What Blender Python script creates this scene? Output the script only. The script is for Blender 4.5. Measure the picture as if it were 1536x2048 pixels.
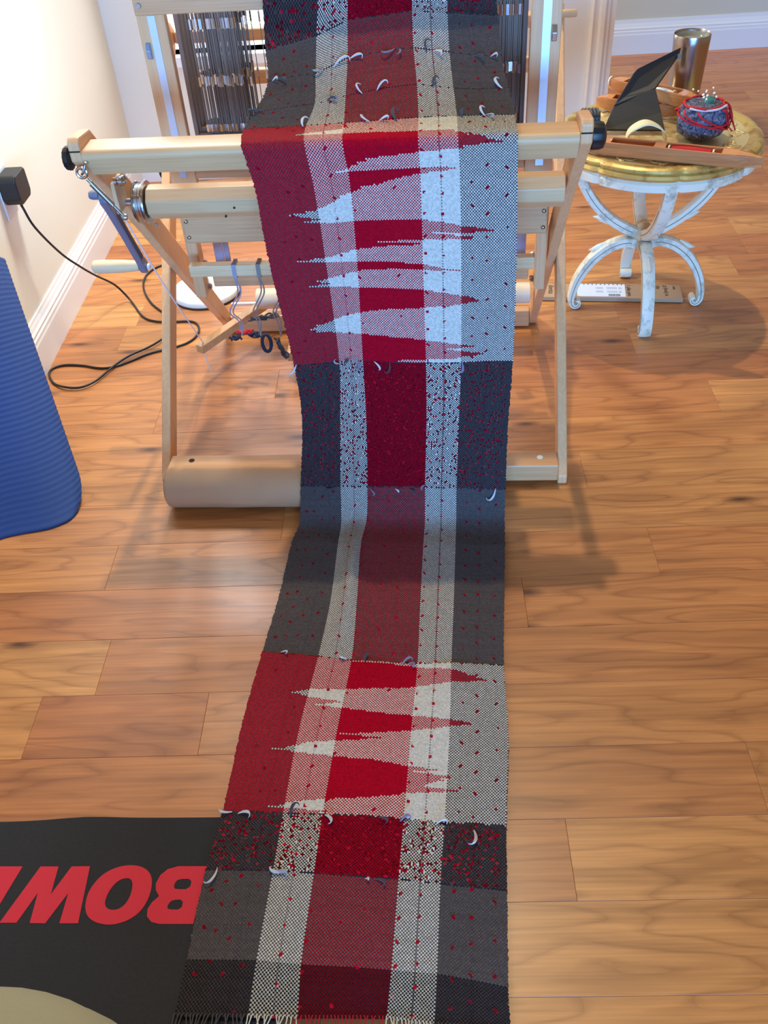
import bpy, bmesh, math, random
import numpy as np
from mathutils import Vector, Matrix

for o in list(bpy.data.objects):
    bpy.data.objects.remove(o)
random.seed(7)
RNG = np.random.default_rng(11)
S = bpy.context.scene
C = S.collection

# ------------------------------------------------------------------ camera
cam_d = bpy.data.cameras.new('camera')
cam_d.sensor_fit = 'VERTICAL'
cam_d.sensor_height = 36.0
cam_d.lens = 32.2536
cam_d.clip_start = 0.02
cam = bpy.data.objects.new('camera', cam_d)
C.objects.link(cam)
cam.matrix_world = Matrix(((0.99838, 0.03548, 0.04441, 0.0),
                           (0.00923, 0.66965, -0.74262, 0.0),
                           (-0.05609, 0.74183, 0.66824, 1.30),
                           (0, 0, 0, 1)))
S.camera = cam

# ------------------------------------------------------------------ world, lamps, exposure
world = bpy.data.worlds.new('world')
S.world = world
world.use_nodes = True
bg = world.node_tree.nodes['Background']
bg.inputs['Color'].default_value = (1.0, 0.80, 0.58, 1)
bg.inputs['Strength'].default_value = 0.30

def area_light(name, loc, target, sx, sy, power, col):
    d = bpy.data.lights.new(name, 'AREA')
    d.shape = 'RECTANGLE'
    d.size, d.size_y, d.energy, d.color = sx, sy, power, col
    o = bpy.data.objects.new(name, d)
    C.objects.link(o)
    o.location = loc
    o.rotation_euler = (Vector(target) - Vector(loc)).to_track_quat('-Z', 'Y').to_euler()
    return o

def ceiling_lamp(name, loc, power, col, r):
    d = bpy.data.lights.new(name, 'POINT')
    d.energy, d.color, d.shadow_soft_size = power, col, r
    o = bpy.data.objects.new(name, d)
    C.objects.link(o)
    o.location = loc
    return o

WARM = (1.0, 0.86, 0.58)
ceiling_lamp('ceiling_lamp', (-0.08, 3.20, 5.8), 540, WARM, 0.065)
# daylight from the window on the photographer's side of the room
area_light('window_daylight', (0.1, -3.6, 0.95), (-0.1, 1.6, 0.6), 2.8, 1.2, 440, (0.14, 0.44, 1.0))
S.view_settings.view_transform = 'Standard'
S.view_settings.look = 'None'
S.view_settings.gamma = 1.0
S.view_settings.use_curve_mapping = False
S.view_settings.exposure = 0.07

# ------------------------------------------------------------------ helpers
def lin(c):
    c = c / 255.0
    return c / 12.92 if c <= 0.04045 else ((c + 0.055) / 1.055) ** 2.4

def rgb(r, g, b):
    return (lin(r), lin(g), lin(b), 1.0)

MATS = {}

def mat(name, col, rough=0.5, metal=0.0, vary=0.0, scale=40.0, bump=0.0, coat=0.0, emit=None, sheen=0.0, alpha=None):
    if name in MATS:
        return MATS[name]
    m = bpy.data.materials.new(name)
    m.use_nodes = True
    nt = m.node_tree
    b = nt.nodes['Principled BSDF']
    b.inputs['Base Color'].default_value = col
    b.inputs['Roughness'].default_value = rough
    b.inputs['Metallic'].default_value = metal
    b.inputs['Coat Weight'].default_value = coat
    b.inputs['Sheen Weight'].default_value = sheen
    if emit:
        b.inputs['Emission Color'].default_value = emit[0]
        b.inputs['Emission Strength'].default_value = emit[1]
    if vary or bump:
        tc = nt.nodes.new('ShaderNodeTexCoord')
        nz = nt.nodes.new('ShaderNodeTexNoise')
        nz.inputs['Scale'].default_value = scale
        nz.inputs['Detail'].default_value = 4
        nt.links.new(tc.outputs['Object'], nz.inputs['Vector'])
        if vary:
            mx = nt.nodes.new('ShaderNodeMix')
            mx.data_type = 'RGBA'
            mx.inputs[6].default_value = tuple(c * (1 - vary) for c in col[:3]) + (1,)
            mx.inputs[7].default_value = tuple(min(1, c * (1 + vary)) for c in col[:3]) + (1,)
            nt.links.new(nz.outputs['Fac'], mx.inputs[0])
            nt.links.new(mx.outputs[2], b.inputs['Base Color'])
        if bump:
            bp = nt.nodes.new('ShaderNodeBump')
            bp.inputs['Strength'].default_value = bump
            bp.inputs['Distance'].default_value = 0.002
            nt.links.new(nz.outputs['Fac'], bp.inputs['Height'])
            nt.links.new(bp.outputs['Normal'], b.inputs['Normal'])
    MATS[name] = m
    return m

def wood(name, light, dark, axis, rough=0.45, freq=1.0):
    """Planed timber: streaks running along one axis of the object."""
    if name in MATS:
        return MATS[name]
    m = bpy.data.materials.new(name)
    m.use_nodes = True
    nt = m.node_tree
    b = nt.nodes['Principled BSDF']
    b.inputs['Roughness'].default_value = rough
    tc = nt.nodes.new('ShaderNodeTexCoord')
    mp = nt.nodes.new('ShaderNodeMapping')
    sc = [150.0 * freq] * 3
    sc[axis] = 5.0
    mp.inputs['Scale'].default_value = sc
    nz = nt.nodes.new('ShaderNodeTexNoise')
    nz.inputs['Scale'].default_value = 1.0
    nz.inputs['Detail'].default_value = 5
    nz.inputs['Distortion'].default_value = 1.2
    n2 = nt.nodes.new('ShaderNodeTexNoise')
    n2.inputs['Scale'].default_value = 6.0
    rp = nt.nodes.new('ShaderNodeValToRGB')
    rp.color_ramp.elements[0].position = 0.30
    rp.color_ramp.elements[1].position = 0.68
    rp.color_ramp.elements[0].color = dark
    rp.color_ramp.elements[1].color = light
    ad = nt.nodes.new('ShaderNodeMath')
    ad.operation = 'MULTIPLY_ADD'
    ad.inputs[1].default_value = 0.6
    nt.links.new(tc.outputs['Object'], mp.inputs['Vector'])
    nt.links.new(mp.outputs['Vector'], nz.inputs['Vector'])
    nt.links.new(tc.outputs['Object'], n2.inputs['Vector'])
    nt.links.new(nz.outputs['Fac'], ad.inputs[0])
    ad2 = nt.nodes.new('ShaderNodeMath')
    ad2.operation = 'MULTIPLY'
    ad2.inputs[1].default_value = 0.4
    nt.links.new(n2.outputs['Fac'], ad2.inputs[0])
    nt.links.new(ad2.outputs[0], ad.inputs[2])
    nt.links.new(ad.outputs[0], rp.inputs['Fac'])
    nt.links.new(rp.outputs['Color'], b.inputs['Base Color'])
    bp = nt.nodes.new('ShaderNodeBump')
    bp.inputs['Strength'].default_value = 0.08
    bp.inputs['Distance'].default_value = 0.001
    nt.links.new(nz.outputs['Fac'], bp.inputs['Height'])
    nt.links.new(bp.outputs['Normal'], b.inputs['Normal'])
    MATS[name] = m
    return m

def obj(name, bm, m, parent=None, smooth=False, bevel=0.0, label=None, kind=None):
    me = bpy.data.meshes.new(name)
    bmesh.ops.recalc_face_normals(bm, faces=bm.faces)
    bm.to_mesh(me)
    bm.free()
    if smooth:
        me.polygons.foreach_set('use_smooth', [True] * len(me.polygons))
        if smooth != 'all':
            me.set_sharp_from_angle(angle=math.radians(40))
    o = bpy.data.objects.new(name, me)
    C.objects.link(o)
    o.data.materials.append(m)
    if parent:
        o.parent = parent
    if bevel:
        md = o.modifiers.new('bevel', 'BEVEL')
        md.width = bevel
        md.segments = 2
        md.limit_method = 'ANGLE'
    if label:
        o['label'] = label
    if kind:
        o['kind'] = kind
    return o

def thing(name, label, cat, loc=(0, 0, 0), rz=0.0, group=None):
    o = bpy.data.objects.new(name, None)
    C.objects.link(o)
    o.empty_display_size = 0.05
    o.location = loc
    o.rotation_euler = (0, 0, rz)
    o['label'] = label
    o['category'] = cat
    if group:
        o['group'] = group
    return o

def tag(o, label, cat, group=None):
    o['label'] = label
    o['category'] = cat
    if group:
        o['group'] = group
    return o

def structure(o):
    o['kind'] = 'structure'
    return o

def box(bm, x0, x1, y0, y1, z0, z1):
    v = [bm.verts.new(p) for p in ((x0, y0, z0), (x1, y0, z0), (x1, y1, z0), (x0, y1, z0),
                                   (x0, y0, z1), (x1, y0, z1), (x1, y1, z1), (x0, y1, z1))]
    for f in ((0, 3, 2, 1), (4, 5, 6, 7), (0, 1, 5, 4), (1, 2, 6, 5), (2, 3, 7, 6), (3, 0, 4, 7)):
        bm.faces.new([v[i] for i in f])
    return bm

def B(*a):
    bm = bmesh.new()
    box(bm, *a)
    return bm

def prism(bm, poly, lo, hi, axis):
    """Extrude a 2-D polygon along one axis: axis 0 -> poly is (y,z), 1 -> (x,z), 2 -> (x,y)."""
    def P(p, t):
        return ((t, p[0], p[1]), (p[0], t, p[1]), (p[0], p[1], t))[axis]
    a = [bm.verts.new(P(p, lo)) for p in poly]
    b = [bm.verts.new(P(p, hi)) for p in poly]
    n = len(poly)
    bm.faces.new(a)
    bm.faces.new(b[::-1])
    for i in range(n):
        bm.faces.new((a[i], b[i], b[(i + 1) % n], a[(i + 1) % n]))
    return bm

def tube(bm, pts, rad, seg=8, cap=True, flat=None):
    """Swept tube; rad a number or one per point; flat=(a,b) scales the two cross axes."""
    pts = [Vector(p) for p in pts]
    n = len(pts)
    rr = rad if isinstance(rad, (list, tuple)) else [rad] * n
    up = Vector((0, 0, 1))
    rings = []
    prev = None
    for i, p in enumerate(pts):
        t = (pts[min(i + 1, n - 1)] - pts[max(i - 1, 0)])
        if t.length < 1e-9:
            t = Vector((0, 0, 1))
        t.normalize()
        if prev is None:
            a = t.cross(up)
            if a.length < 1e-3:
                a = t.cross(Vector((1, 0, 0)))
        else:
            a = prev - t * prev.dot(t)
            if a.length < 1e-6:
                a = t.cross(up)
        a.normalize()
        prev = a
        b = t.cross(a)
        fa, fb = flat if flat else (1, 1)
        rings.append([bm.verts.new(p + (a * math.cos(k * 2 * math.pi / seg) * fa + b * math.sin(k * 2 * math.pi / seg) * fb) * rr[i]) for k in range(seg)])
    for r0, r1 in zip(rings[:-1], rings[1:]):
        for k in range(seg):
            bm.faces.new((r0[k], r0[(k + 1) % seg], r1[(k + 1) % seg], r1[k]))
    if cap:
        bm.faces.new(rings[0][::-1])
        bm.faces.new(rings[-1])
    return bm

def T(pts, rad, seg=8, flat=None):
    bm = bmesh.new()
    tube(bm, pts, rad, seg, True, flat)
    return bm

def lathe(bm, prof, seg=32, center=(0, 0, 0), mod=None, axis='z'):
    rings = []
    for r, z in prof:
        ring = []
        for k in range(seg):
            a = 2 * math.pi * k / seg
            rr = r * (mod(a, r, z) if mod else 1)
            p = (rr * math.cos(a), rr * math.sin(a), z)
            if axis == 'x':
                p = (p[2], p[0], p[1])
            elif axis == 'y':
                p = (p[0], p[2], p[1])
            ring.append(bm.verts.new((center[0] + p[0], center[1] + p[1], center[2] + p[2])))
        rings.append(ring)
    for a, b in zip(rings[:-1], rings[1:]):
        for k in range(seg):
            bm.faces.new((a[k], a[(k + 1) % seg], b[(k + 1) % seg], b[k]))
    if prof[0][0] > 1e-5:
        bm.faces.new(rings[0][::-1])
    if prof[-1][0] > 1e-5:
        bm.faces.new(rings[-1])
    bmesh.ops.remove_doubles(bm, verts=bm.verts, dist=1e-6)
    return bm

def spline(pts, n=8):
    """Catmull-Rom through the points."""
    P = [Vector(p) for p in pts]
    P = [2 * P[0] - P[1]] + P + [2 * P[-1] - P[-2]]
    out = []
    for i in range(1, len(P) - 2):
        p0, p1, p2, p3 = P[i - 1:i + 3]
        for k in range(n):
            t = k / n
            out.append(0.5 * (2 * p1 + (p2 - p0) * t + (2 * p0 - 5 * p1 + 4 * p2 - p3) * t * t + (3 * p1 - p0 - 3 * p2 + p3) * t ** 3))
    out.append(P[-2])
    return out

def text_mesh(body, size, name='lettering', extrude=0.0003):
    cu = bpy.data.curves.new(name, 'FONT')
    cu.body = body
    cu.size = size
    cu.extrude = extrude
    tmp = bpy.data.objects.new(name, cu)
    C.objects.link(tmp)
    dg = bpy.context.evaluated_depsgraph_get()
    me = bpy.data.meshes.new_from_object(tmp.evaluated_get(dg))
    bpy.data.objects.remove(tmp)
    bpy.data.curves.remove(cu)
    me.name = name
    return me

# ------------------------------------------------------------------ room
def plank_material():
    m = bpy.data.materials.new('plank_wood')
    m.use_nodes = True
    nt = m.node_tree
    N, Lk = nt.nodes, nt.links
    b = N['Principled BSDF']
    tc = N.new('ShaderNodeTexCoord')
    oi = N.new('ShaderNodeObjectInfo')
    sc = N.new('ShaderNodeVectorMath'); sc.operation = 'SCALE'
    cb = N.new('ShaderNodeCombineXYZ')
    for k in range(3):
        Lk.new(oi.outputs['Random'], cb.inputs[k])
    Lk.new(cb.outputs[0], sc.inputs[0]); sc.inputs['Scale'].default_value = 61.0
    ad = N.new('ShaderNodeVectorMath'); ad.operation = 'ADD'
    Lk.new(tc.outputs['Object'], ad.inputs[0]); Lk.new(sc.outputs[0], ad.inputs[1])
    # broad figure: contour lines of a stretched noise give the cathedral grain
    m1 = N.new('ShaderNodeMapping'); m1.inputs['Scale'].default_value = (1.5, 8.0, 1.0)
    Lk.new(ad.outputs[0], m1.inputs['Vector'])
    n1 = N.new('ShaderNodeTexNoise'); n1.inputs['Scale'].default_value = 1.3; n1.inputs['Detail'].default_value = 2.5; n1.inputs['Roughness'].default_value = 0.45
    Lk.new(m1.outputs[0], n1.inputs['Vector'])
    mu = N.new('ShaderNodeMath'); mu.operation = 'MULTIPLY'; mu.inputs[1].default_value = 9.0
    Lk.new(n1.outputs['Fac'], mu.inputs[0])
    fr = N.new('ShaderNodeMath'); fr.operation = 'FRACT'
    Lk.new(mu.outputs[0], fr.inputs[0])
    r1 = N.new('ShaderNodeValToRGB')
    e = r1.color_ramp.elements
    e[0].position = 0.0; e[0].color = (0.0, 0.0, 0.0, 1)
    e[1].position = 0.22; e[1].color = (0.80, 0.80, 0.80, 1)
    x = e.new(0.80); x.color = (1, 1, 1, 1)
    x = e.new(1.0); x.color = (0.35, 0.35, 0.35, 1)
    Lk.new(fr.outputs[0], r1.inputs['Fac'])
    # fine pores
    m2 = N.new('ShaderNodeMapping'); m2.inputs['Scale'].default_value = (5.0, 210.0, 1.0)
    Lk.new(ad.outputs[0], m2.inputs['Vector'])
    n2 = N.new('ShaderNodeTexNoise'); n2.inputs['Scale'].default_value = 1.0; n2.inputs['Detail'].default_value = 4
    Lk.new(m2.outputs[0], n2.inputs['Vector'])
    # slow tone drift
    m3 = N.new('ShaderNodeMapping'); m3.inputs['Scale'].default_value = (2.2, 24.0, 1.0)
    Lk.new(ad.outputs[0], m3.inputs['Vector'])
    n3 = N.new('ShaderNodeTexNoise'); n3.inputs['Scale'].default_value = 1.4; n3.inputs['Detail'].default_value = 5
    Lk.new(m3.outputs[0], n3.inputs['Vector'])
    tone = N.new('ShaderNodeValToRGB')
    e = tone.color_ramp.elements
    e[0].position = 0.0; e[0].color = rgb(190, 118, 64)
    e[1].position = 1.0; e[1].color = rgb(216, 154, 88)
    x = e.new(0.25); x.color = rgb(200, 130, 69)
    x = e.new(0.6); x.color = rgb(209, 141, 76)
    Lk.new(oi.outputs['Random'], tone.inputs['Fac'])
    def mix(a_sock, b_sock, fac, mode):
        mx = N.new('ShaderNodeMix'); mx.data_type = 'RGBA'; mx.blend_type = mode
        mx.inputs[0].default_value = fac
        Lk.new(a_sock, mx.inputs[6]); Lk.new(b_sock, mx.inputs[7])
        return mx.outputs[2]
    def ramp(sock, a, bcol, p0=0.3, p1=0.7):
        r = N.new('ShaderNodeValToRGB')
        r.color_ramp.elements[0].position = p0; r.color_ramp.elements[1].position = p1
        r.color_ramp.elements[0].color = a; r.color_ramp.elements[1].color = bcol
        Lk.new(sock, r.inputs['Fac'])
        return r.outputs['Color']
    c = mix(tone.outputs['Color'], ramp(n3.outputs['Fac'], (0.66, 0.60, 0.55, 1), (1.12, 1.1, 1.08, 1)), 0.8, 'MULTIPLY')
    g = ramp(r1.outputs['Color'], (0.60, 0.52, 0.46, 1), (1, 1, 1, 1), 0.0, 1.0)
    c = mix(c, g, 0.75, 'MULTIPLY')
    # scattered knots, drawn out along the grain
    m4 = N.new('ShaderNodeMapping'); m4.inputs['Scale'].default_value = (2.4, 7.0, 1.0)
    Lk.new(ad.outputs[0], m4.inputs['Vector'])
    vo = N.new('ShaderNodeTexVoronoi'); vo.voronoi_dimensions = '2D'; vo.inputs['Scale'].default_value = 1.0
    Lk.new(m4.outputs[0], vo.inputs['Vector'])
    sp = N.new('ShaderNodeSeparateColor'); Lk.new(vo.outputs['Color'], sp.inputs[0])
    gt = N.new('ShaderNodeMath'); gt.operation = 'GREATER_THAN'; gt.inputs[1].default_value = 0.72
    Lk.new(sp.outputs[0], gt.inputs[0])
    kn = ramp(vo.outputs['Distance'], (0.22, 0.15, 0.10, 1), (1, 1, 1, 1), 0.015, 0.10)
    mk = N.new('ShaderNodeMix'); mk.data_type = 'RGBA'; mk.blend_type = 'MULTIPLY'
    Lk.new(gt.outputs[0], mk.inputs[0]); Lk.new(c, mk.inputs[6]); Lk.new(kn, mk.inputs[7])
    c = mk.outputs[2]
    c = mix(c, ramp(n2.outputs['Fac'], (0.70, 0.64, 0.58, 1), (1.05, 1.05, 1.05, 1)), 0.7, 'MULTIPLY')
    Lk.new(c, b.inputs['Base Color'])
    b.inputs['Roughness'].default_value = 0.40
    b.inputs['Coat Weight'].default_value = 0.28
    b.inputs['Coat Roughness'].default_value = 0.28
    bp = N.new('ShaderNodeBump'); bp.inputs['Strength'].default_value = 0.12; bp.inputs['Distance'].default_value = 0.001
    Lk.new(n3.outputs['Fac'], bp.inputs['Height']); Lk.new(bp.outputs['Normal'], b.inputs['Normal'])
    return m

M_PLANK = plank_material()
floor = structure(obj('floor', B(-1.06, 3.2, -1.3, 4.6, -0.06, -0.006), mat('subfloor', rgb(128, 82, 46), 0.8)))
PW = 0.128
known = {0: [-0.69, -0.391, 0.62], -1: [-0.95, 0.504], 1: [-0.596, 0.75], 2: [0.183, 1.1], 3: [-0.64, 0.45, 1.3],
         5: [0.350], 7: [-0.645, 0.7], 4: [-0.3, 0.9], 6: [-0.15, 1.1]}
for k in range(-16, 29):
    y0 = 0.858 + PW * k
    y1 = y0 + PW
    if y1 < -1.25 or y0 > 4.5:
        continue
    if k in known:
        xs = [-1.02] + known[k]
        x = xs[-1]
    else:
        x = -1.02 + random.uniform(0.15, 0.9)
        xs = [-1.02, x]
    while x < 3.1:
        x += random.uniform(0.55, 1.25)
        xs.append(min(x, 3.1))
    for a, b_ in zip(xs[:-1], xs[1:]):
        if b_ - a < 0.02:
            continue
        hx, hy, c = (b_ - a) / 2 - 0.0001, PW / 2 - 0.0001, 0.0005
        bm = bmesh.new()
        lo = [bm.verts.new((sx * hx, sy * hy, -0.008)) for sx, sy in ((-1, -1), (1, -1), (1, 1), (-1, 1))]
        mi = [bm.verts.new((sx * hx, sy * hy, -0.0005)) for sx, sy in ((-1, -1), (1, -1), (1, 1), (-1, 1))]
        hi = [bm.verts.new((sx * (hx - c), sy * (hy - c), 0.0)) for sx, sy in ((-1, -1), (1, -1), (1, 1), (-1, 1))]
        bm.faces.new(hi)
        for r0, r1 in ((lo, mi), (mi, hi)):
            for i in range(4):
                bm.faces.new((r0[i], r0[(i + 1) % 4], r1[(i + 1) % 4], r1[i]))
        p = obj('plank', bm, M_PLANK, floor)
        p.location = ((a + b_) / 2, (y0 + y1) / 2, 0.0)

M_WALL = mat('wall_paint', rgb(236, 230, 213), 0.75, vary=0.015, scale=3.0, bump=0.03)
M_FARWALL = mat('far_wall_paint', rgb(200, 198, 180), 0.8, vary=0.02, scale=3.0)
M_TRIM = mat('white_trim_paint', rgb(240, 240, 238), 0.35)

structure(obj('wall_left', B(-1.12, -1.0, -1.3, 3.43, -0.05, 2.7), M_WALL))
# back wall around the window, as one piece with an opening
WX0, WX1, WZ0, WZ1 = -0.80, 0.10, 0.42, 2.05
bm = bmesh.new()
box(bm, -1.0, WX0, 3.31, 3.43, -0.05, 2.7)
box(bm, WX1, 0.655, 3.31, 3.43, -0.05, 2.7)
box(bm, WX0, WX1, 3.31, 3.43, -0.05, WZ0)
box(bm, WX0, WX1, 3.31, 3.43, WZ1, 2.7)
structure(obj('wall_back', bm, M_WALL))
structure(obj('wall_far', B(0.2, 3.3, 4.49, 4.6, -0.05, 2.7), M_FARWALL))

def baseboard(name, prof, lo, hi, axis, m=M_TRIM):
    bm = bmesh.new()
    prism(bm, prof, lo, hi, axis)
    return structure(obj(name, bm, m))

def base_prof(w, s, h=0.132):
    """Moulded skirting: stepped and rounded towards the top; w = wall plane, s = side it projects to."""
    q = [(0, 0), (0.016, 0), (0.016, 0.080), (0.0145, 0.086), (0.0145, 0.094), (0.012, 0.099), (0.0125, 0.106), (0.009, 0.112), (0.007, 0.120), (0.005, 0.126), (0.004, h), (0, h)]
    return [(w + s * a, z) for a, z in q]

baseboard('baseboard_left', base_prof(-1.0, 1), -1.3, 3.31, 1)
baseboard('baseboard_back', base_prof(3.31, -1), -1.0, 0.60, 0)
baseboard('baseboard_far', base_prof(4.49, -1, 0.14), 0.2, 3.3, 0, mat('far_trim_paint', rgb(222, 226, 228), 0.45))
# door casing at the end of the back wall (fluted trim) and the jamb inside the opening
prof = [(0.595, 3.31), (0.595, 3.296), (0.603, 3.290), (0.612, 3.294), (0.620, 3.294), (0.628, 3.286), (0.640, 3.284), (0.648, 3.290), (0.655, 3.290), (0.662, 3.296), (0.675, 3.296), (0.675, 3.44), (0.655, 3.44), (0.655, 3.31)]
bm = bmesh.new()
prism(bm, prof, 0.0, 2.7, 2)
structure(obj('trim_1', bm, mat('cream_trim_paint', rgb(240, 232, 214), 0.4)))
# window in the back wall
win = structure(obj('window_1', B(WX0, WX1, 3.375, 3.38, WZ0, WZ1), mat('window_glass', rgb(235, 243, 255), 0.1, emit=((0.95, 0.97, 1.0, 1), 3.0))))
bm = bmesh.new()
for a in ((WX0 - 0.05, WX0, WZ0 - 0.05, WZ1 + 0.05), (WX1, WX1 + 0.05, WZ0 - 0.05, WZ1 + 0.05), (WX0, WX1, WZ1, WZ1 + 0.05)):
    box(bm, a[0], a[1], 3.292, 3.312, a[2], a[3])
obj('window_casing', bm, M_TRIM, win)
obj('window_sill', B(WX0 - 0.06, WX1 + 0.06, 3.27, 3.37, WZ0 - 0.03, WZ0), M_TRIM, win)
for z in (0.90, 1.45):
    obj('glazing_bar', B(WX0, WX1, 3.36, 3.376, z, z + 0.025), M_TRIM, win)
obj('glazing_bar', B((WX0 + WX1) / 2 - 0.012, (WX0 + WX1) / 2 + 0.012, 3.36, 3.376, WZ0, WZ1), M_TRIM, win)

# ------------------------------------------------------------------ floor loom (local axes: u across, v away from the photographer, z up)
LOOM_O = (-0.138, 1.50, 0.0)
LOOM_RZ = math.radians(-2.6)
loom = thing('floor_loom', 'folding maple floor loom with X-shaped side frames and black end knobs', 'loom', LOOM_O, LOOM_RZ)
HL, HD = rgb(220, 168, 118), rgb(194, 138, 90)
WU = wood('maple_across', HL, HD, 0)
WV = wood('maple_leg', rgb(234, 180, 128), rgb(212, 156, 106), 2, freq=0.7)
PALE = wood('pine_across', rgb(222, 180, 130), rgb(202, 154, 106), 0, freq=0.8)
STEEL = mat('zinc_steel', rgb(190, 192, 196), 0.22, 1.0)
ALU = mat('aluminium_strip', rgb(196, 200, 210), 0.38, 0.9)
BLACKP = mat('black_plastic', rgb(22, 22, 24), 0.4)
CAST = mat('grey_cast_metal', rgb(120, 124, 142), 0.45, 0.3, vary=0.1, scale=60)
HEDDLE = mat('heddle_wire', rgb(112, 90, 74), 0.5, 0.25)
SHINY = mat('heddle_eye_steel', rgb(190, 196, 205), 0.2, 1.0)

def bar_between(poly_front, width, u0, u1):
    """Side-frame bar: polyline of its front edge in (v,z), offset backwards by its width."""
    P = [Vector(p) for p in poly_front]
    off = []
    for i, p in enumerate(P):
        t = (P[min(i + 1, len(P) - 1)] - P[max(i - 1, 0)]).normalized()
        n = Vector((-t.y, t.x))
        if n.x < 0:
            n = -n
        off.append(p + n * width)
    bm = bmesh.new()
    prism(bm, [tuple(p) for p in P] + [tuple(p) for p in off[::-1]], u0, u1, 0)
    return bm

for s in (-1, 1):
    u0, u1 = sorted((s * 0.404, s * 0.424))
    # arm from the breast beam down to the back foot, with a dark strip as the shade of the beam bolt slot
    bm = bmesh.new()
    prism(bm, [(-0.013, 0.745), (0.14, 0.600), (0.36, 0.360), (0.70, 0.004), (0.745, 0.004), (0.402, 0.395), (0.18, 0.640), (0.052, 0.776), (-0.004, 0.782), (-0.013, 0.775)], u0, u1, 0)
    arm = obj('side_arm', bm, WV, loom, bevel=0.003)
    obj('slot_shade', B(u0 + 0.001, u1 - 0.001, -0.0136, 0.02, 0.7605, 0.7630), mat('hole_shade', rgb(46, 28, 18), 0.8), arm)  # dark box coloured as the shade in the slot, nothing is cut
    u0, u1 = sorted((s * 0.4245, s * 0.4445))
    bm = bmesh.new()
    prism(bm, [(0.035, 0.0), (0.035, 0.020), (0.728, 0.772), (0.762, 0.741), (0.085, 0.0)], u0, u1, 0)
    obj('side_leg', bm, WV, loom, bevel=0.003)

def rounded(v0, v1, z0, z1, r, n=4):
    out = []
    for cx, cz, a0 in ((v1 - r, z1 - r, 0), (v0 + r, z1 - r, 90), (v0 + r, z0 + r, 180), (v1 - r, z0 + r, 270)):
        for k in range(n + 1):
            a = math.radians(a0 + 90 * k / n)
            out.append((cx + r * math.cos(a), cz + r * math.sin(a)))
    return out

bm = bmesh.new()
nose = [(-0.0045 + 0.0105 * math.cos(math.radians(a)), 0.7515 + 0.0105 * math.sin(math.radians(a))) for a in (90, 110, 130, 150, 170, 190, 205)]
prism(bm, [(0.046, 0.716), (0.046, 0.757), (0.041, 0.762)] + nose + [(0.006, 0.716)], -0.4035, 0.4035, 0)
bb = obj('breast_beam', bm, PALE, loom, smooth=True)
bm = bmesh.new()
prism(bm, [(0.115 + 0.0305 * math.cos(math.radians(22.5 + 45 * k)), 0.620 + 0.0305 * math.sin(math.radians(22.5 + 45 * k))) for k in range(8)], -0.352, 0.400, 0)
cb_ = obj('cloth_beam', bm, PALE, loom, bevel=0.002)
for u, v, z in ((-0.19, 0.0865, 0.616), (-0.21, 0.094, 0.597), (0.3, 0.0868, 0.62)):
    bm = bmesh.new()
    lathe(bm, [(0.0, -0.0012), (0.0022, -0.0008), (0.0022, 0.001), (0.0, 0.001)], 10, (u, v, z), axis='y')
    obj('screw_hole_shade', bm, mat('hole_shade', rgb(46, 28, 18), 0.8), cb_)  # dark disc gives the shade inside each hole as plain colour
# brake drum: two flanges and the friction band
bm = bmesh.new()
lathe(bm, [(0.0, -0.376), (0.0365, -0.376), (0.0375, -0.3745), (0.0365, -0.373), (0.033, -0.3725), (0.033, -0.3665), (0.0345, -0.366), (0.0345, -0.3655), (0.033, -0.365),
           (0.033, -0.3600), (0.0375, -0.3595), (0.0385, -0.357), (0.0375, -0.3545), (0.0, -0.3545)], 40, (0, 0.115, 0.620), axis='x')
obj('brake_drum', bm, STEEL, loom, smooth=True)
bm = bmesh.new()
lathe(bm, [(0.0, -0.404), (0.008, -0.404), (0.008, -0.376), (0.0, -0.376)], 14, (0, 0.115, 0.620), axis='x')
obj('beam_axle', bm, STEEL, loom, smooth=True)
obj('bearing_plate', B(-0.4038, -0.396, 0.075, 0.125, 0.615, 0.672), mat('beech_block', rgb(214, 172, 128), 0.5, vary=0.08), loom, bevel=0.002)
for k, (dv, dz) in enumerate(((0.0, 0.0), (0.012, -0.002))):
    bm = bmesh.new()
    lathe(bm, [(0.0, -0.398), (0.0075, -0.398), (0.0075, -0.392), (0.005, -0.391), (0.005, -0.388), (0.0085, -0.387), (0.0085, -0.382), (0.006, -0.380), (0.0, -0.378)], 14, (0, 0.085 + dv, 0.672 + dz), axis='x')
    obj('wing_nut', bm, STEEL, loom, smooth=True)
bm = bmesh.new()
lathe(bm, [(0.0, -0.0022), (0.003, -0.0022), (0.0038, 0.0), (0.003, 0.002), (0.0, 0.0025)], 10, (-0.340, 0.088, 0.588), axis='y')
obj('band_screw', bm, STEEL, loom, smooth=True)
# turnbuckle of the brake
p0, p1 = Vector((-0.409, -0.020, 0.729)), Vector((-0.358, -0.012, 0.648))
tb = obj('turnbuckle', T([p0 + (p1 - p0) * t for t in (0.12, 0.2, 0.22, 0.72, 0.74, 1.0)], [0.0026, 0.0026, 0.0048, 0.0048, 0.0028, 0.0028], 10), STEEL, loom, smooth=True)
bm = bmesh.new()
tube(bm, [p0 + Vector((0.0085 * math.cos(a), 0.002, 0.0085 * math.sin(a))) for a in np.linspace(0, 2 * math.pi, 16)], 0.0026, 8, False)
obj('eye_ring', bm, STEEL, tb, smooth=True)
obj('hanger_hook', T(spline([(-0.396, 0.0, 0.740), (-0.398, -0.018, 0.745), (-0.402, -0.022, 0.735), (-0.409, -0.020, 0.727)], 5), 0.0025, 8), STEEL, tb, smooth=True)
bm = bmesh.new()
lathe(bm, [(0.0, -0.004), (0.005, -0.004), (0.006, 0.0), (0.005, 0.004), (0.0, 0.004)], 10, tuple(p1), axis='x')
obj('lock_nut', bm, STEEL, tb, smooth=True)
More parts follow.
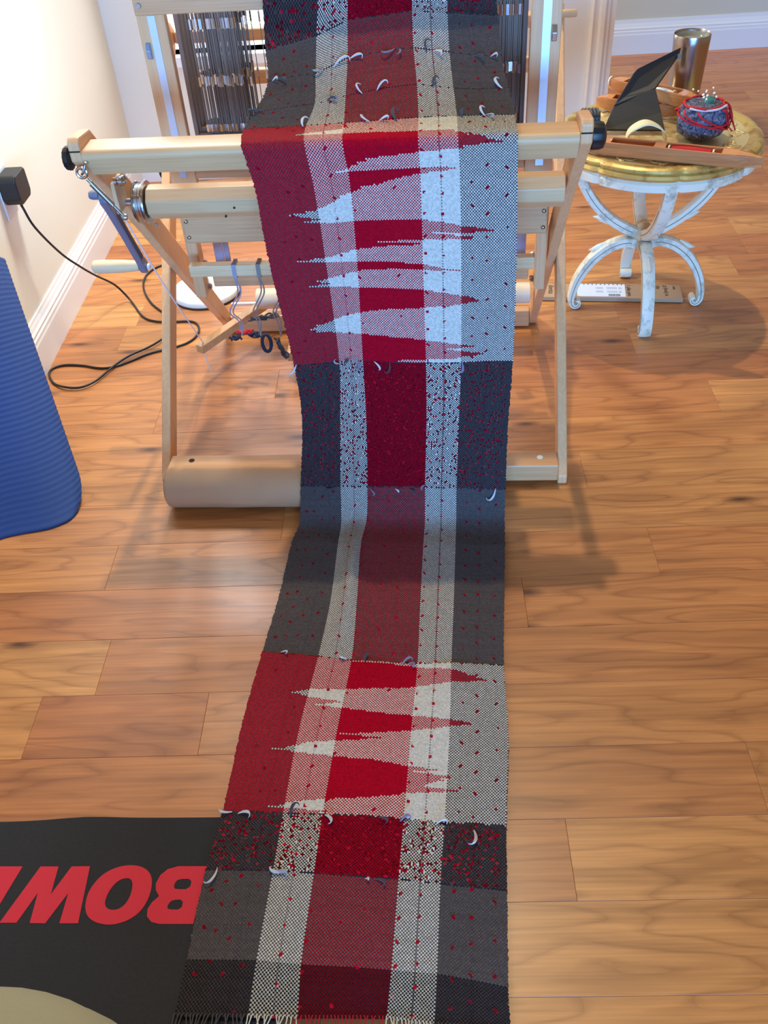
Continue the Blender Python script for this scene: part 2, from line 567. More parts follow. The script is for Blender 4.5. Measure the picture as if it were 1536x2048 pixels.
# crank lever and its wooden grip
lv0, lv1 = Vector((0.163, 0.612)), Vector((0.280, 0.408))
d = (lv1 - lv0).normalized()
nrm = Vector((-d.y, d.x))
poly = []
for t, w in ((-0.012, 0.010), (0.0, 0.016), (0.03, 0.0125), (0.12, 0.0105), (0.21, 0.011), (0.235, 0.014), (0.247, 0.008)):
    poly.append((lv0 + d * t + nrm * w, lv0 + d * t - nrm * w))
bm = bmesh.new()
prism(bm, [tuple(p[0]) for p in poly] + [tuple(p[1]) for p in poly[::-1]], -0.462, -0.448, 0)
ck = obj('crank_lever', bm, CAST, loom, bevel=0.003, label='grey cast metal crank lever')
bm = bmesh.new()
prism(bm, [tuple(lv0 + d * 0.05 + nrm * 0.004), tuple(lv0 + d * 0.20 + nrm * 0.0045), tuple(lv0 + d * 0.20 - nrm * 0.0045), tuple(lv0 + d * 0.05 - nrm * 0.004)], -0.4475, -0.4465, 0)
obj('lever_recess', bm, mat('dark_cast', rgb(58, 60, 74), 0.6), ck)
bm = bmesh.new()
lathe(bm, [(0.0, -0.480), (0.007, -0.480), (0.009, -0.474), (0.009, -0.462), (0.0, -0.462)], 14, (0, lv0.x - 0.004, lv0.y + 0.006), axis='x')
obj('lever_stub', bm, CAST, ck, smooth=True)
bm = bmesh.new()
lathe(bm, [(0.0, -0.447), (0.0065, -0.447), (0.0075, -0.4445), (0.0055, -0.442), (0.0, -0.441)], 12, (0, lv1.x, lv1.y), axis='x')
obj('lever_cap', bm, mat('white_cap', rgb(225, 228, 232), 0.35), ck, smooth=True)
bm = bmesh.new()
lathe(bm, [(0.0, -0.565), (0.010, -0.565), (0.0135, -0.562), (0.0145, -0.545), (0.0135, -0.50), (0.0105, -0.464), (0.0, -0.462)], 18, (0, lv1.x - 0.002, lv1.y + 0.004), axis='x')
obj('crank_handle', bm, wood('handle_wood', rgb(240, 206, 160), rgb(222, 180, 132), 0, freq=0.6), ck, smooth=True)

# black knobs: beam ends and frame locks
def knob(u0, u1, v, z, r, nm='end_knob'):
    bm = bmesh.new()
    s = 1 if u1 > u0 else -1
    L = abs(u1 - u0)
    prof = [(0.0, 0.0), (r * 0.75, 0.0), (r, 0.003), (r, L * 0.6), (r * 0.9, L * 0.85), (r * 0.55, L), (0.0, L)]
    lathe(bm, [(a, u0 + s * b) for a, b in prof], 28, (0, v, z), mod=lambda a, rr, zz: 1 + 0.03 * math.cos(14 * a), axis='x')
    return obj(nm, bm, BLACKP, loom, smooth=True)

knob(-0.4245, -0.438, -0.002, 0.748, 0.019)
knob(0.4245, 0.450, 0.030, 0.742, 0.0215)
knob(-0.4450, -0.462, 0.548, 0.512, 0.021, 'lock_knob')
knob(0.4450, 0.462, 0.560, 0.520, 0.021, 'lock_knob')
# castle: two posts with metal strips, head board, lower rail
for s, (a, b_), (c, d_) in ((-1, (-0.373, -0.320), (-0.352, -0.338)), (1, (0.345, 0.400), (0.366, 0.381))):
    bm = bmesh.new()
    box(bm, a, b_, 0.331, 0.352, 0.56, 1.02)
    lo, hi = ((a, a + 0.024) if s < 0 else (b_ - 0.022, b_))
    box(bm, lo, hi, 0.335, 0.372, 0.302, 0.56)
    po = obj('castle_post', bm, WV, loom, bevel=0.002)
    obj('metal_strip', B(c, d_, 0.3295, 0.3312, 0.578, 0.877), ALU, po, label='bluish aluminium strip')
    x = (c - 0.004, c - 0.013) if s < 0 else (d_ + 0.002, d_ + 0.011)
    bm = bmesh.new()
    prism(bm, [(0.331, 0.803), (0.322, 0.806), (0.320, 0.820), (0.326, 0.832), (0.331, 0.832)], min(x), max(x), 0)
    obj('latch', bm, STEEL if s > 0 else mat('blue_steel', rgb(150, 178, 215), 0.3, 0.8), po, bevel=0.001)
    for z in (0.372, 0.285 + 0.03):
        bm = bmesh.new()
        e = b_ - 0.0225 if s > 0 else a + 0.0245
        lathe(bm, [(0.0, 0.0), (0.006, 0.0), (0.0075, -0.004 * s), (0.005, -0.008 * s), (0.0, -0.009 * s)], 12, (e, 0.362, z), axis='x')
        obj('carriage_bolt', bm, STEEL, po, smooth=True)
obj('head_board', B(-0.373, 0.400, 0.327, 0.3305, 0.878, 1.00), WU, loom, bevel=0.002)
bm = bmesh.new()
lathe(bm, [(0.0, -0.003), (0.004, -0.003), (0.005, 0.0), (0.0, 0.0005)], 10, (-0.362, 0.3265, 0.895), axis='y')
obj('board_screw', bm, STEEL, loom, smooth=True)
obj('lower_rail', B(-0.3195, 0.3445, 0.331, 0.349, 0.573, 0.640), WU, loom, bevel=0.002)
fb = obj('front_board', B(-0.3600, 0.3955, 0.300, 0.3300, 0.447, 0.512), WU, loom, bevel=0.004)
for u in (-0.350, 0.386):
    for z in (0.497, 0.462):
        bm = bmesh.new()
        lathe(bm, [(0.0, 0.0), (0.0048, 0.0), (0.0042, -0.002), (0.002, -0.0035), (0.0, -0.0038)], 12, (u, 0.2995, z), axis='y')
        obj('screw', bm, STEEL, fb, smooth=True)
obj('shaft_rail', B(-0.335, 0.367, 0.360, 0.378, 0.314, 0.346), WU, loom, bevel=0.003)
for a, b_ in ((-0.345, -0.312), (0.335, 0.366)):
    bm = bmesh.new()
    box(bm, a, a + (b_ - a) * 0.62, 0.448, 0.452, 0.30, 0.43)
    box(bm, a + (b_ - a) * 0.62, b_, 0.454, 0.460, 0.30, 0.43)
    obj('lamm_bracket', bm, mat('grey_bracket', rgb(150, 148, 165), 0.5, 0.2), loom)
# shafts: dark frame bars and their wire heddles
for k in range(4):
    v = 0.385 + 0.026 * k
    dz = (0.0, 0.004, -0.004, 0.002)[k]
    bm = bmesh.new()
    for z in (0.872 + dz, 0.630 + dz):
        box(bm, -0.318, 0.343, v - 0.004, v + 0.004, z, z + 0.014)
    box(bm, -0.318, -0.310, v - 0.005, v + 0.005, 0.63 + dz, 0.886 + dz)
    box(bm, 0.335, 0.343, v - 0.005, v + 0.005, 0.63 + dz, 0.886 + dz)
    sh = obj('shaft_frame', bm, mat('shaft_bar', rgb(96, 80, 68), 0.55, 0.1), loom)
    us = list(np.linspace(-0.292 + 0.003 * k, -0.206 + 0.003 * k, 38)) + [-0.188 + 0.011 * k, -0.140, -0.10] + \
        list(np.linspace(0.255, 0.331, 26)) + list(np.linspace(-0.06, 0.24, 24))
    bm, be = bmesh.new(), bmesh.new()
    for u in us:
        u += random.uniform(-0.0012, 0.0012)
        w = 0.0008
        box(bm, u - w, u + w, v - 0.0004, v + 0.0004, 0.638 + dz, 0.872 + dz)
        z = 0.745 + dz + random.uniform(-0.004, 0.004)
        for zz, hh in ((z, 0.0085), (0.846 + dz, 0.009), (0.655 + dz, 0.007)):
            a = random.uniform(-0.7, 0.7)
            ca, sa = math.cos(a) * 0.0021, math.sin(a) * 0.0021
            vs = [be.verts.new((u + x * ca, v + x * sa - 0.0012, zz + q)) for x, q in ((-1, -hh), (1, -hh), (1, hh), (-1, hh))]
            vs2 = [be.verts.new((w_.co.x, w_.co.y + 0.0006, w_.co.z)) for w_ in vs]
            be.faces.new(vs)
            be.faces.new(vs2[::-1])
            for i in range(4):
                be.faces.new((vs[i], vs2[i], vs2[(i + 1) % 4], vs[(i + 1) % 4]))
    obj('heddle_wires', bm, HEDDLE, sh, kind='stuff')
    obj('heddle_eyes', be, SHINY, sh, kind='stuff')
# back of the loom
obj('back_beam', B(-0.4235, 0.4235, 0.735, 0.775, 0.722, 0.748), WU, loom, bevel=0.003)
bm = bmesh.new()
lathe(bm, [(0.0, 0.4235), (0.008, 0.4235), (0.008, 0.468), (0.0065, 0.470), (0.0, 0.470)], 14, (0, 0.70, 0.757), axis='x')
obj('dowel_peg', bm, PALE, loom, smooth=True)
obj('back_rail', B(-0.4035, 0.4035, 0.70, 0.718, 0.640, 0.672), WU, loom, bevel=0.003)
bm = bmesh.new()
lathe(bm, [(0.0, -0.30), (0.024, -0.30), (0.026, -0.298), (0.026, 0.392), (0.024, 0.394), (0.0, 0.394)], 28, (0, 0.600, 0.150), axis='x')
obj('warp_beam', bm, mat('cream_beam', rgb(238, 220, 186), 0.5, vary=0.04), loom, smooth=True)
bs = obj('back_stretcher', B(-0.4035, 0.4035, 0.682, 0.712, 0.004, 0.052), WU, loom, bevel=0.003)
obj('treadle_rod', T([(-0.40, 0.715, 0.072), (0.40, 0.715, 0.072)], 0.0055, 10), mat('white_rod', rgb(225, 225, 228), 0.3, 0.6), loom, smooth=True)
fs = obj('front_stretcher', B(-0.4240, 0.4240, 0.031, 0.079, 0.012, 0.054), WU, loom, bevel=0.003)
for u in (-0.375, 0.386):
    bm = bmesh.new()
    lathe(bm, [(0.0, 0.0535), (0.0065, 0.0535), (0.0065, 0.0546), (0.0, 0.0546)], 16, (u, 0.060, 0))
    obj('bolt_plug', bm, mat('pale_plug', rgb(245, 240, 220), 0.4) if u > 0 else mat('hole_shade', rgb(46, 28, 18), 0.8), fs)  # right: pale plug; left: dark disc coloured as the shade in an open hole
for u in (-0.20, -0.135, -0.07, 0.0, 0.07, 0.14):
    obj('treadle', B(u - 0.014, u + 0.014, 0.455, 0.700, 0.052, 0.078), wood('treadle_wood', rgb(214, 162, 108), rgb(176, 120, 76), 1), loom, bevel=0.003)
# brake pedal: a bar running from the left front end back to the middle
a, b_ = Vector((-0.432, 0.455)), Vector((-0.14, 0.94))
d = (b_ - a).normalized()
n_ = Vector((-d.y, d.x)) * 0.0115
bm = bmesh.new()
prism(bm, [tuple(a + n_), tuple(a - n_), tuple(b_ - n_), tuple(b_ + n_)], 0.082, 0.104, 2)
bp_ = obj('brake_pedal', bm, wood('pedal_wood', rgb(222, 174, 120), rgb(184, 132, 86), 1), loom, bevel=0.002)
CORDW = mat('white_cord', rgb(232, 226, 224), 0.8)
obj('brake_cord', T(spline([(-0.359, -0.011, 0.645), (-0.385, 0.19, 0.40), (-0.424, 0.470, 0.104)], 8), 0.0016, 6), CORDW, loom, smooth=True)
obj('cord_tail', T(spline([(-0.424, 0.470, 0.082), (-0.423, 0.466, 0.055), (-0.414, 0.455, 0.030)], 5), [0.0045] + [0.0016] * 10, 6), CORDW, bp_, smooth=True)
# loose apron rod with its tie cords
rod = obj('apron_rod', B(-0.356, 0.371, 0.268, 0.290, 0.386, 0.412), wood('pine_rod', rgb(240, 206, 158), rgb(208, 164, 112), 0, freq=1.4), loom, bevel=0.003)
CORDG = mat('grey_cord', rgb(150, 138, 128), 0.85, vary=0.1, scale=200)
for u, (ue, ve, ze), m in ((-0.259, (-0.318, 0.46, 0.130), mat('lilac_cord', rgb(168, 158, 172), 0.85)), (-0.207, (-0.262, 0.42, 0.150), CORDG), (-0.158, (-0.218, 0.44, 0.135), CORDG), (-0.10, (-0.15, 0.44, 0.14), CORDG)):
    bm = bmesh.new()
    for q in range(3):
        uu = u + 0.003 * (q - 1)
        loop = [(uu, 0.266, 0.384), (uu, 0.266, 0.414), (uu + 0.001, 0.292, 0.414), (uu + 0.001, 0.292, 0.384), (uu, 0.266, 0.384)]
        tube(bm, loop, 0.0016, 6)
    for off in (-0.0035, 0.0035):
        pts = spline([(u + off * 0.3, 0.266, 0.384), (u - 0.006 + off, 0.30, 0.33), ((u + ue) / 2 - 0.018 + off, 0.36, 0.25), (ue + 0.006 + off, ve - 0.02, ze + 0.05), (ue, ve, ze)], 6)
        tube(bm, pts, 0.0017, 6)
    obj('tie_cord', bm, m, rod, smooth=True)

def yarn_chain(p, q, col, r, seed, parent, nm='yarn_chain'):
    rr = random.Random(seed)
    p, q = Vector(p), Vector(q)
    bm = bmesh.new()
    for k in range(5):
        pts = []
        for i in range(7):
            t = i / 6
            pts.append(p.lerp(q, t) + Vector((rr.uniform(-1, 1), rr.uniform(-1, 1), rr.uniform(-0.7, 0.7))) * r)
        tube(bm, spline(pts, 4), 0.0026, 6)
    return obj(nm, bm, col, parent, smooth=True)

NAVY = mat('navy_yarn', rgb(38, 42, 58), 0.9, vary=0.3, scale=300)
REDY = mat('red_yarn', rgb(190, 22, 34), 0.85, vary=0.15, scale=300)
yarn_chain((-0.345, 0.455, 0.122), (-0.325, 0.46, 0.124), NAVY, 0.007, 1, rod)
yarn_chain((-0.330, 0.47, 0.128), (-0.296, 0.47, 0.132), REDY, 0.006, 2, rod)
yarn_chain((-0.300, 0.47, 0.126), (-0.268, 0.46, 0.122), NAVY, 0.007, 3, rod)
yarn_chain((-0.300, 0.50, 0.150), (-0.235, 0.50, 0.160), mat('charcoal_yarn', rgb(62, 58, 60), 0.9, vary=0.2, scale=300), 0.008, 4, rod)
bm = bmesh.new()
tube(bm, [Vector((-0.252 + 0.011 * math.cos(a), 0.425 + 0.003 * math.sin(a), 0.126 + 0.022 * math.sin(a))) for a in np.linspace(0, 2 * math.pi, 18)], 0.0045, 8)
obj('yarn_loop', bm, NAVY, rod, smooth=True)
yarn_chain((-0.226, 0.43, 0.135), (-0.208, 0.42, 0.085), mat('charcoal_yarn', rgb(62, 58, 60), 0.9), 0.007, 6, rod)

# ------------------------------------------------------------------ woven cloth
CLOTH_ROWS = [
    [(-0.1302, 0.3030, 0.8997), (-0.0324, 0.3015, 0.8958), (0.0206, 0.3007, 0.8936), (0.1340, 0.2990, 0.8891), (0.1959, 0.2981, 0.8866), (0.2801, 0.2968, 0.8832)],
    [(-0.1265, 0.2500, 0.8322), (-0.0357, 0.2691, 0.8478), (0.0192, 0.2895, 0.8646), (0.1336, 0.2933, 0.8739), (0.1958, 0.2913, 0.8685), (0.2837, 0.2863, 0.8620)],
    [(-0.1159, 0.1769, 0.7988), (-0.0339, 0.1969, 0.8067), (0.0204, 0.2316, 0.8207), (0.1362, 0.2416, 0.8253), (0.1990, 0.2352, 0.8221), (0.2884, 0.2156, 0.8142)],
    [(-0.1287, 0.0923, 0.7757), (-0.0296, 0.1183, 0.7812), (0.0217, 0.1420, 0.7863), (0.1435, 0.1579, 0.7912), (0.2056, 0.1511, 0.7884), (0.2979, 0.1400, 0.7859)],
    [(-0.1417, 0.0495, 0.7665), (-0.0380, 0.0528, 0.7672), (0.0251, 0.0558, 0.7679), (0.1479, 0.0633, 0.7695), (0.2111, 0.0634, 0.7695), (0.3054, 0.0613, 0.7690)],
    [(-0.1237, -0.0210, 0.6994), (-0.0249, -0.0210, 0.6961), (0.0353, -0.0210, 0.7033), (0.1515, -0.0210, 0.7059), (0.2154, -0.0210, 0.7070), (0.3077, -0.0210, 0.7063)],
    [(-0.1173, -0.0210, 0.5644), (-0.0179, -0.0210, 0.5577), (0.0363, -0.0210, 0.5553), (0.1513, -0.0210, 0.5529), (0.2175, -0.0210, 0.5463), (0.3127, -0.0210, 0.5418)],
    [(-0.0980, -0.0246, 0.3542), (-0.0129, -0.0246, 0.3546), (0.0323, -0.0246, 0.3559), (0.1515, -0.0246, 0.3556), (0.2170, -0.0247, 0.3521), (0.3138, -0.0248, 0.3479)],
    [(-0.0971, -0.0335, 0.2293), (-0.0214, -0.0337, 0.2282), (0.0307, -0.0337, 0.2274), (0.1494, -0.0339, 0.2257), (0.2130, -0.0340, 0.2247), (0.3093, -0.0342, 0.2233)],
    [(-0.1142, -0.0613, 0.0812), (-0.0309, -0.0614, 0.0806), (0.0249, -0.0620, 0.0785), (0.1432, -0.0624, 0.0771), (0.2075, -0.0637, 0.0735), (0.3070, -0.0648, 0.0709)],
    [(-0.1293, -0.1567, 0.0110), (-0.0334, -0.1643, 0.0110), (0.0152, -0.1659, 0.0110), (0.1402, -0.1678, 0.0110), (0.2049, -0.1708, 0.0110), (0.3033, -0.1726, 0.0110)],
    [(-0.1348, -0.3087, 0.0110), (-0.0333, -0.3162, 0.0110), (0.0183, -0.3186, 0.0110), (0.1381, -0.3207, 0.0110), (0.2012, -0.3217, 0.0110), (0.2946, -0.3239, 0.0110)],
    [(-0.1454, -0.4414, 0.0110), (-0.0423, -0.4508, 0.0110), (0.0186, -0.4594, 0.0110), (0.1368, -0.4661, 0.0110), (0.1969, -0.4633, 0.0110), (0.2886, -0.4679, 0.0110)],
    [(-0.1560, -0.5970, 0.0110), (-0.0574, -0.6035, 0.0110), (0.0070, -0.6064, 0.0110), (0.1300, -0.6103, 0.0110), (0.1936, -0.6117, 0.0110), (0.2899, -0.6145, 0.0110)],
    [(-0.1592, -0.7611, 0.0110), (-0.0636, -0.7624, 0.0110), (-0.0018, -0.7627, 0.0110), (0.1240, -0.7665, 0.0110), (0.1863, -0.7726, 0.0110), (0.2794, -0.7753, 0.0110)],
    [(-0.1668, -0.8556, 0.0110), (-0.0659, -0.8545, 0.0110), (-0.0045, -0.8567, 0.0110), (0.1201, -0.8624, 0.0110), (0.1811, -0.8680, 0.0110), (0.2761, -0.8752, 0.0110)],
    [(-0.1677, -0.9851, 0.0110), (-0.0699, -0.9840, 0.0110), (-0.0079, -0.9866, 0.0110), (0.1158, -0.9904, 0.0110), (0.1775, -0.9929, 0.0110), (0.2716, -1.0070, 0.0110)],
    [(-0.1679, -1.0581, 0.0110), (-0.0698, -1.0558, 0.0110), (-0.0038, -1.0547, 0.0110), (0.1125, -1.0512, 0.0110), (0.1750, -1.0568, 0.0110), (0.2724, -1.0598, 0.0110)],
]
CLASP_A = [(0.0345, 0.368), (0.05, 0.363), (0.0696, 0.279), (0.0948, 0.173), (0.1006, 0.215), (0.1021, 0.363), (0.1036, 0.647), (0.107, 0.756), (0.1362, 0.811), (0.1686, 0.948), (0.1722, 0.809), (0.1814, 0.791), (0.1906, 0.636), (0.206, 0.434), (0.2349, 0.373), (0.2442, 0.307), (0.2457, 0.365), (0.2472, 0.64), (0.2487, 0.726), (0.2564, 0.786), (0.268, 0.637), (0.2755, 0.564), (0.2962, 0.445), (0.3132, 0.371), (0.3673, 0.217), (0.3915, 0.102), (0.4068, 0.218), (0.4216, 0.127), (0.4231, 0.232), (0.4246, 0.358), (0.4261, 0.624), (0.4366, 0.734), (0.4635, 0.949), (0.4665, 0.763), (0.4692, 0.659), (0.4755, 0.755), (0.4838, 0.845), (0.4906, 0.748), (0.4968, 0.62), (0.5011, 0.537), (0.5103, 0.4), (0.5118, 0.611), (0.5136, 0.679), (0.5219, 0.497), (0.5321, 0.359), (0.5646, 0.224), (0.5819, 0.102), (0.5834, 0.23), (0.5849, 0.353), (0.5864, 0.621), (0.5973, 0.713), (0.6055, 0.829), (0.607, 0.705), (0.6093, 0.612), (0.6148, 0.394), (0.6235, 0.354), (0.6397, 0.25), (0.6641, 0.151), (0.6656, 0.231), (0.6671, 0.326), (0.6686, 0.23), (0.6833, 0.112), (0.6848, 0.244), (0.6863, 0.354), (0.6878, 0.614), (0.6978, 0.764), (0.7258, 0.867), (0.7361, 0.771), (0.7449, 0.738), (0.7651, 0.608), (0.7774, 0.453), (0.7935, 0.337), (0.816, 0.219), (0.8544, 0.103), (0.864, 0.126), (0.8709, 0.225), (0.8831, 0.323), (0.8976, 0.606), (0.908, 0.715), (0.926, 0.841), (0.9387, 0.713), (0.9503, 0.789), (0.9635, 0.887), (0.9748, 0.789), (0.9824, 0.728), (0.9892, 0.512)]
CLASP_B = [(0.0125, 0.362), (0.014, 0.525), (0.0326, 0.645), (0.0475, 0.78), (0.0826, 0.855), (0.12, 0.929), (0.142, 0.789), (0.1683, 0.649), (0.2129, 0.372), (0.2309, 0.225), (0.2632, 0.142), (0.2817, 0.222), (0.3045, 0.367), (0.3306, 0.24), (0.3467, 0.374), (0.3638, 0.543), (0.3733, 0.639), (0.3873, 0.742), (0.4169, 0.891), (0.4382, 0.782), (0.4719, 0.643), (0.515, 0.349), (0.5179, 0.435), (0.5269, 0.529), (0.55, 0.391), (0.572, 0.276), (0.6016, 0.209), (0.6264, 0.15), (0.6371, 0.229), (0.6528, 0.361), (0.669, 0.523), (0.6956, 0.631), (0.7064, 0.776), (0.7259, 0.648), (0.74, 0.796), (0.8041, 0.689), (0.8227, 0.824), (0.8557, 0.639), (0.8747, 0.573), (0.8965, 0.463), (0.9093, 0.352), (0.9298, 0.243), (0.9647, 0.15), (0.9666, 0.246), (0.9783, 0.354)]
LETTERS = {
    'B': [[(-0.3432, 0.6607), (-0.3499, 0.5748), (-0.3997, 0.5756), (-0.4112, 0.5787), (-0.4193, 0.5868), (-0.4205, 0.5977), (-0.4158, 0.6075), (-0.4072, 0.6162), (-0.4138, 0.6253), (-0.4158, 0.6355), (-0.4115, 0.6481), (-0.4020, 0.6572), (-0.3869, 0.6615)], [(-0.3626, 0.6416), (-0.3834, 0.6416), (-0.3878, 0.6350), (-0.3879, 0.6294), (-0.3851, 0.6261), (-0.3639, 0.6258)], [(-0.3702, 0.6107), (-0.3866, 0.6101), (-0.3911, 0.6049), (-0.3923, 0.5994), (-0.3895, 0.5961), (-0.3709, 0.5958)]],
    'O': [[(-0.4649, 0.6649), (-0.4463, 0.6634), (-0.4324, 0.6566), (-0.4233, 0.6448), (-0.4205, 0.6277), (-0.4229, 0.6098), (-0.4297, 0.5946), (-0.4425, 0.5829), (-0.4605, 0.5761), (-0.4778, 0.5755), (-0.4964, 0.5805), (-0.5088, 0.5904), (-0.5144, 0.6047), (-0.5147, 0.6226), (-0.5086, 0.6383), (-0.4983, 0.6520), (-0.4823, 0.6610)], [(-0.4627, 0.6449), (-0.4732, 0.6411), (-0.4810, 0.6310), (-0.4854, 0.6187), (-0.4859, 0.6065), (-0.4814, 0.5998), (-0.4729, 0.5964), (-0.4612, 0.5984), (-0.4533, 0.6070), (-0.4495, 0.6203), (-0.4500, 0.6350), (-0.4545, 0.6431)]],
    'W': [[(-0.5218, 0.6641), (-0.5177, 0.5783), (-0.5451, 0.5787), (-0.5440, 0.6231), (-0.5660, 0.5790), (-0.5889, 0.5798), (-0.5899, 0.6243), (-0.6086, 0.5805), (-0.6337, 0.5809), (-0.5978, 0.6651), (-0.5701, 0.6646), (-0.5698, 0.6217), (-0.5498, 0.6642)]],
    'F': [[(-0.6256, 0.6657), (-0.6386, 0.6202), (-0.6492, 0.5812), (-0.6725, 0.5815), (-0.6668, 0.6051), (-0.7146, 0.6058), (-0.7113, 0.6215), (-0.6631, 0.6206), (-0.6560, 0.6456), (-0.7136, 0.6467), (-0.7094, 0.6673)]],
}
CORD_FLOOR = [(-0.909, 2.507), (-0.836, 2.394), (-0.785, 2.313), (-0.742, 2.281), (-0.691, 2.274), (-0.633, 2.269), (-0.609, 2.234), (-0.610, 2.190), (-0.628, 2.158), (-0.666, 2.135), (-0.723, 2.112), (-0.769, 2.077), (-0.807, 2.053), (-0.844, 2.049), (-0.895, 2.065), (-0.944, 2.071), (-0.974, 2.056), (-0.974, 2.026), (-0.950, 1.986), (-0.914, 1.961), (-0.873, 1.956), (-0.840, 1.981), (-0.818, 2.025), (-0.800, 2.062), (-0.772, 2.101), (-0.728, 2.140), (-0.696, 2.186), (-0.680, 2.254), (-0.700, 2.300), (-0.740, 2.342), (-0.779, 2.395), (-0.815, 2.476), (-0.825, 2.552), (-0.803, 2.608), (-0.756, 2.629), (-0.700, 2.581)]


def woven_cloth():
    R = [[Vector(p) for p in r] for r in CLOTH_ROWS]
    def shifted(r, v, z, k=1.0):
        c = sum((p.x for p in r)) / 6
        return [Vector((c + (p.x - c) * k, v, z)) for p in r]
    top = R[0]
    def blend(a, b, t, v, z, dz=0.0):
        return [Vector((p.x + (q.x - p.x) * t, v, z)) for p, q in zip(a, b)]
    rows = [shifted(top, 0.366, 0.90, 0.98), shifted(top, 0.364, 0.995, 0.985), shifted(top, 0.350, 1.026, 0.99), shifted(top, 0.322, 1.018, 0.99), shifted(top, 0.309, 0.965)]
    n0 = len(rows)
    ctrl = {}
    for i, r in enumerate(R):
        ctrl[i] = len(rows)
        rows.append(r)
        if i == 4:
            rows.append(blend(R[4], R[5], 0.25, -0.008, 0.7665))
            rows.append(blend(R[4], R[5], 0.45, -0.0195, 0.752))
        if i == 9:
            rows.append(blend(R[9], R[10], 0.35, -0.098, 0.016))
    A = np.array([[tuple(p) for p in r] for r in rows])            # (K,6,3)
    K = len(A)
    seg = np.linalg.norm(np.diff(A.mean(1), axis=0), axis=1)
    s = np.concatenate([[0], np.cumsum(seg)])
    total = s[-1]
    NP = int(total * 394)
    cols = np.array([0, 38, 63, 111, 137, 175], float)
    NW = 175
    # tangents (non-uniform Catmull-Rom)
    Tn = np.zeros_like(A)
    Tn[1:-1] = (A[2:] - A[:-2]) / (s[2:] - s[:-2])[:, None, None]
    Tn[0] = (A[1] - A[0]) / seg[0]
    Tn[-1] = (A[-1] - A[-2]) / seg[-1]
    # crisp corners at the beam and on reaching the floor
    sj = np.linspace(0, total, NP + 1)
    idx = np.clip(np.searchsorted(s, sj, side='right') - 1, 0, K - 2)
    h = (s[idx + 1] - s[idx])
    t = ((sj - s[idx]) / h)
    H = lambda f: f[:, None, None]
    P = H(2 * t ** 3 - 3 * t ** 2 + 1) * A[idx] + H(t ** 3 - 2 * t ** 2 + t) * H(h) * Tn[idx] + H(-2 * t ** 3 + 3 * t ** 2) * A[idx + 1] + H(t ** 3 - t ** 2) * H(h) * Tn[idx + 1]
    # across: piecewise with softened kinks
    wi = np.arange(NW + 1, dtype=float)
    G = np.zeros((NP + 1, NW + 1, 3))
    for c in range(3):
        for j in range(NP + 1):
            G[j, :, c] = np.interp(wi, cols, P[j, :, c])
    ker = np.hanning(13); ker /= ker.sum()
    pad = np.concatenate([2 * G[:, :1] - G[:, 6:0:-1], G, 2 * G[:, -1:] - G[:, -2:-8:-1]], axis=1)
    for c in range(1, 3):
        G[:, :, c] = np.apply_along_axis(lambda x: np.convolve(x, ker, 'valid'), 1, pad[:, :, c])
    # soft folds and ripples
    S_ = lambda i: s[ctrl[i]]
    fr = wi / NW
    for j in range(NP + 1):
        q = sj[j]
        if S_(5) < q < S_(9):
            w = math.sin(math.pi * (q - S_(5)) / (S_(9) - S_(5)))
            G[j, :, 1] += w * 0.006 * np.sin(fr * 9.0 + q * 5)
        if S_(9) < q < S_(12):
            w = math.sin(math.pi * (q - S_(9)) / (S_(12) - S_(9))) ** 1.5
            cen = 0.335 - 0.03 * (q - S_(9)) / (S_(12) - S_(9))
            G[j, :, 2] += w * (0.016 * np.exp(-((fr - cen) / 0.045) ** 2) + 0.004 * np.sin(fr * 14) ** 2)
        if q > S_(12):
            G[j, :, 2] += 0.0012 + 0.0012 * np.sin(fr * 17 + q * 9) * np.sin(q * 13)
        if S_(1) < q < S_(4):
            G[j, :, 2] += 0.003 * np.sin(math.pi * (q - S_(1)) / (S_(4) - S_(1))) * np.sin(fr * 12 + 1)
    G[:, :, 2] += RNG.normal(0, 0.00018, G.shape[:2])
    G[:, 0, 0] += RNG.normal(0, 0.0007, NP + 1)
    G[:, -1, 0] += RNG.normal(0, 0.0007, NP + 1)
    # ---- thread colours
    pick = (sj[:-1] + sj[1:]) / 2
    def L3(r, g, b):
        return np.array([lin(r), lin(g), lin(b)])
    DARK, WHITE, RED = L3(71, 64, 64), L3(202, 195, 181), L3(166, 7, 32)
    warp = np.zeros((NW, 3))
    for i in range(NW):
        warp[i] = DARK if i < 38 or i >= 137 else (RED if 63 <= i < 111 else WHITE)
        if i in (26, 27, 155, 156):
            warp[i] = L3(66, 58, 61)
    warp[50] = L3(168, 158, 154); warp[124] = L3(126, 116, 114)
    GREY, NIGHT, BLACKW = L3(86, 79, 77), L3(45, 35, 39), L3(40, 35, 38)
    bounds = [('slub', -1, S_(1)), ('grey', S_(1), S_(4)), ('claspA', S_(4), S_(7)), ('slub', S_(7), S_(9)), ('grey', S_(9), S_(12)),
              ('claspB', S_(12), S_(14)), ('slub', S_(14), S_(15)), ('grey', S_(15), S_(16)), ('black', S_(16), total + 1)]
    col = np.zeros((NP, NW, 3))
    bumpv = np.zeros((NP + 1, NW + 1))
    ii = np.arange(NW)
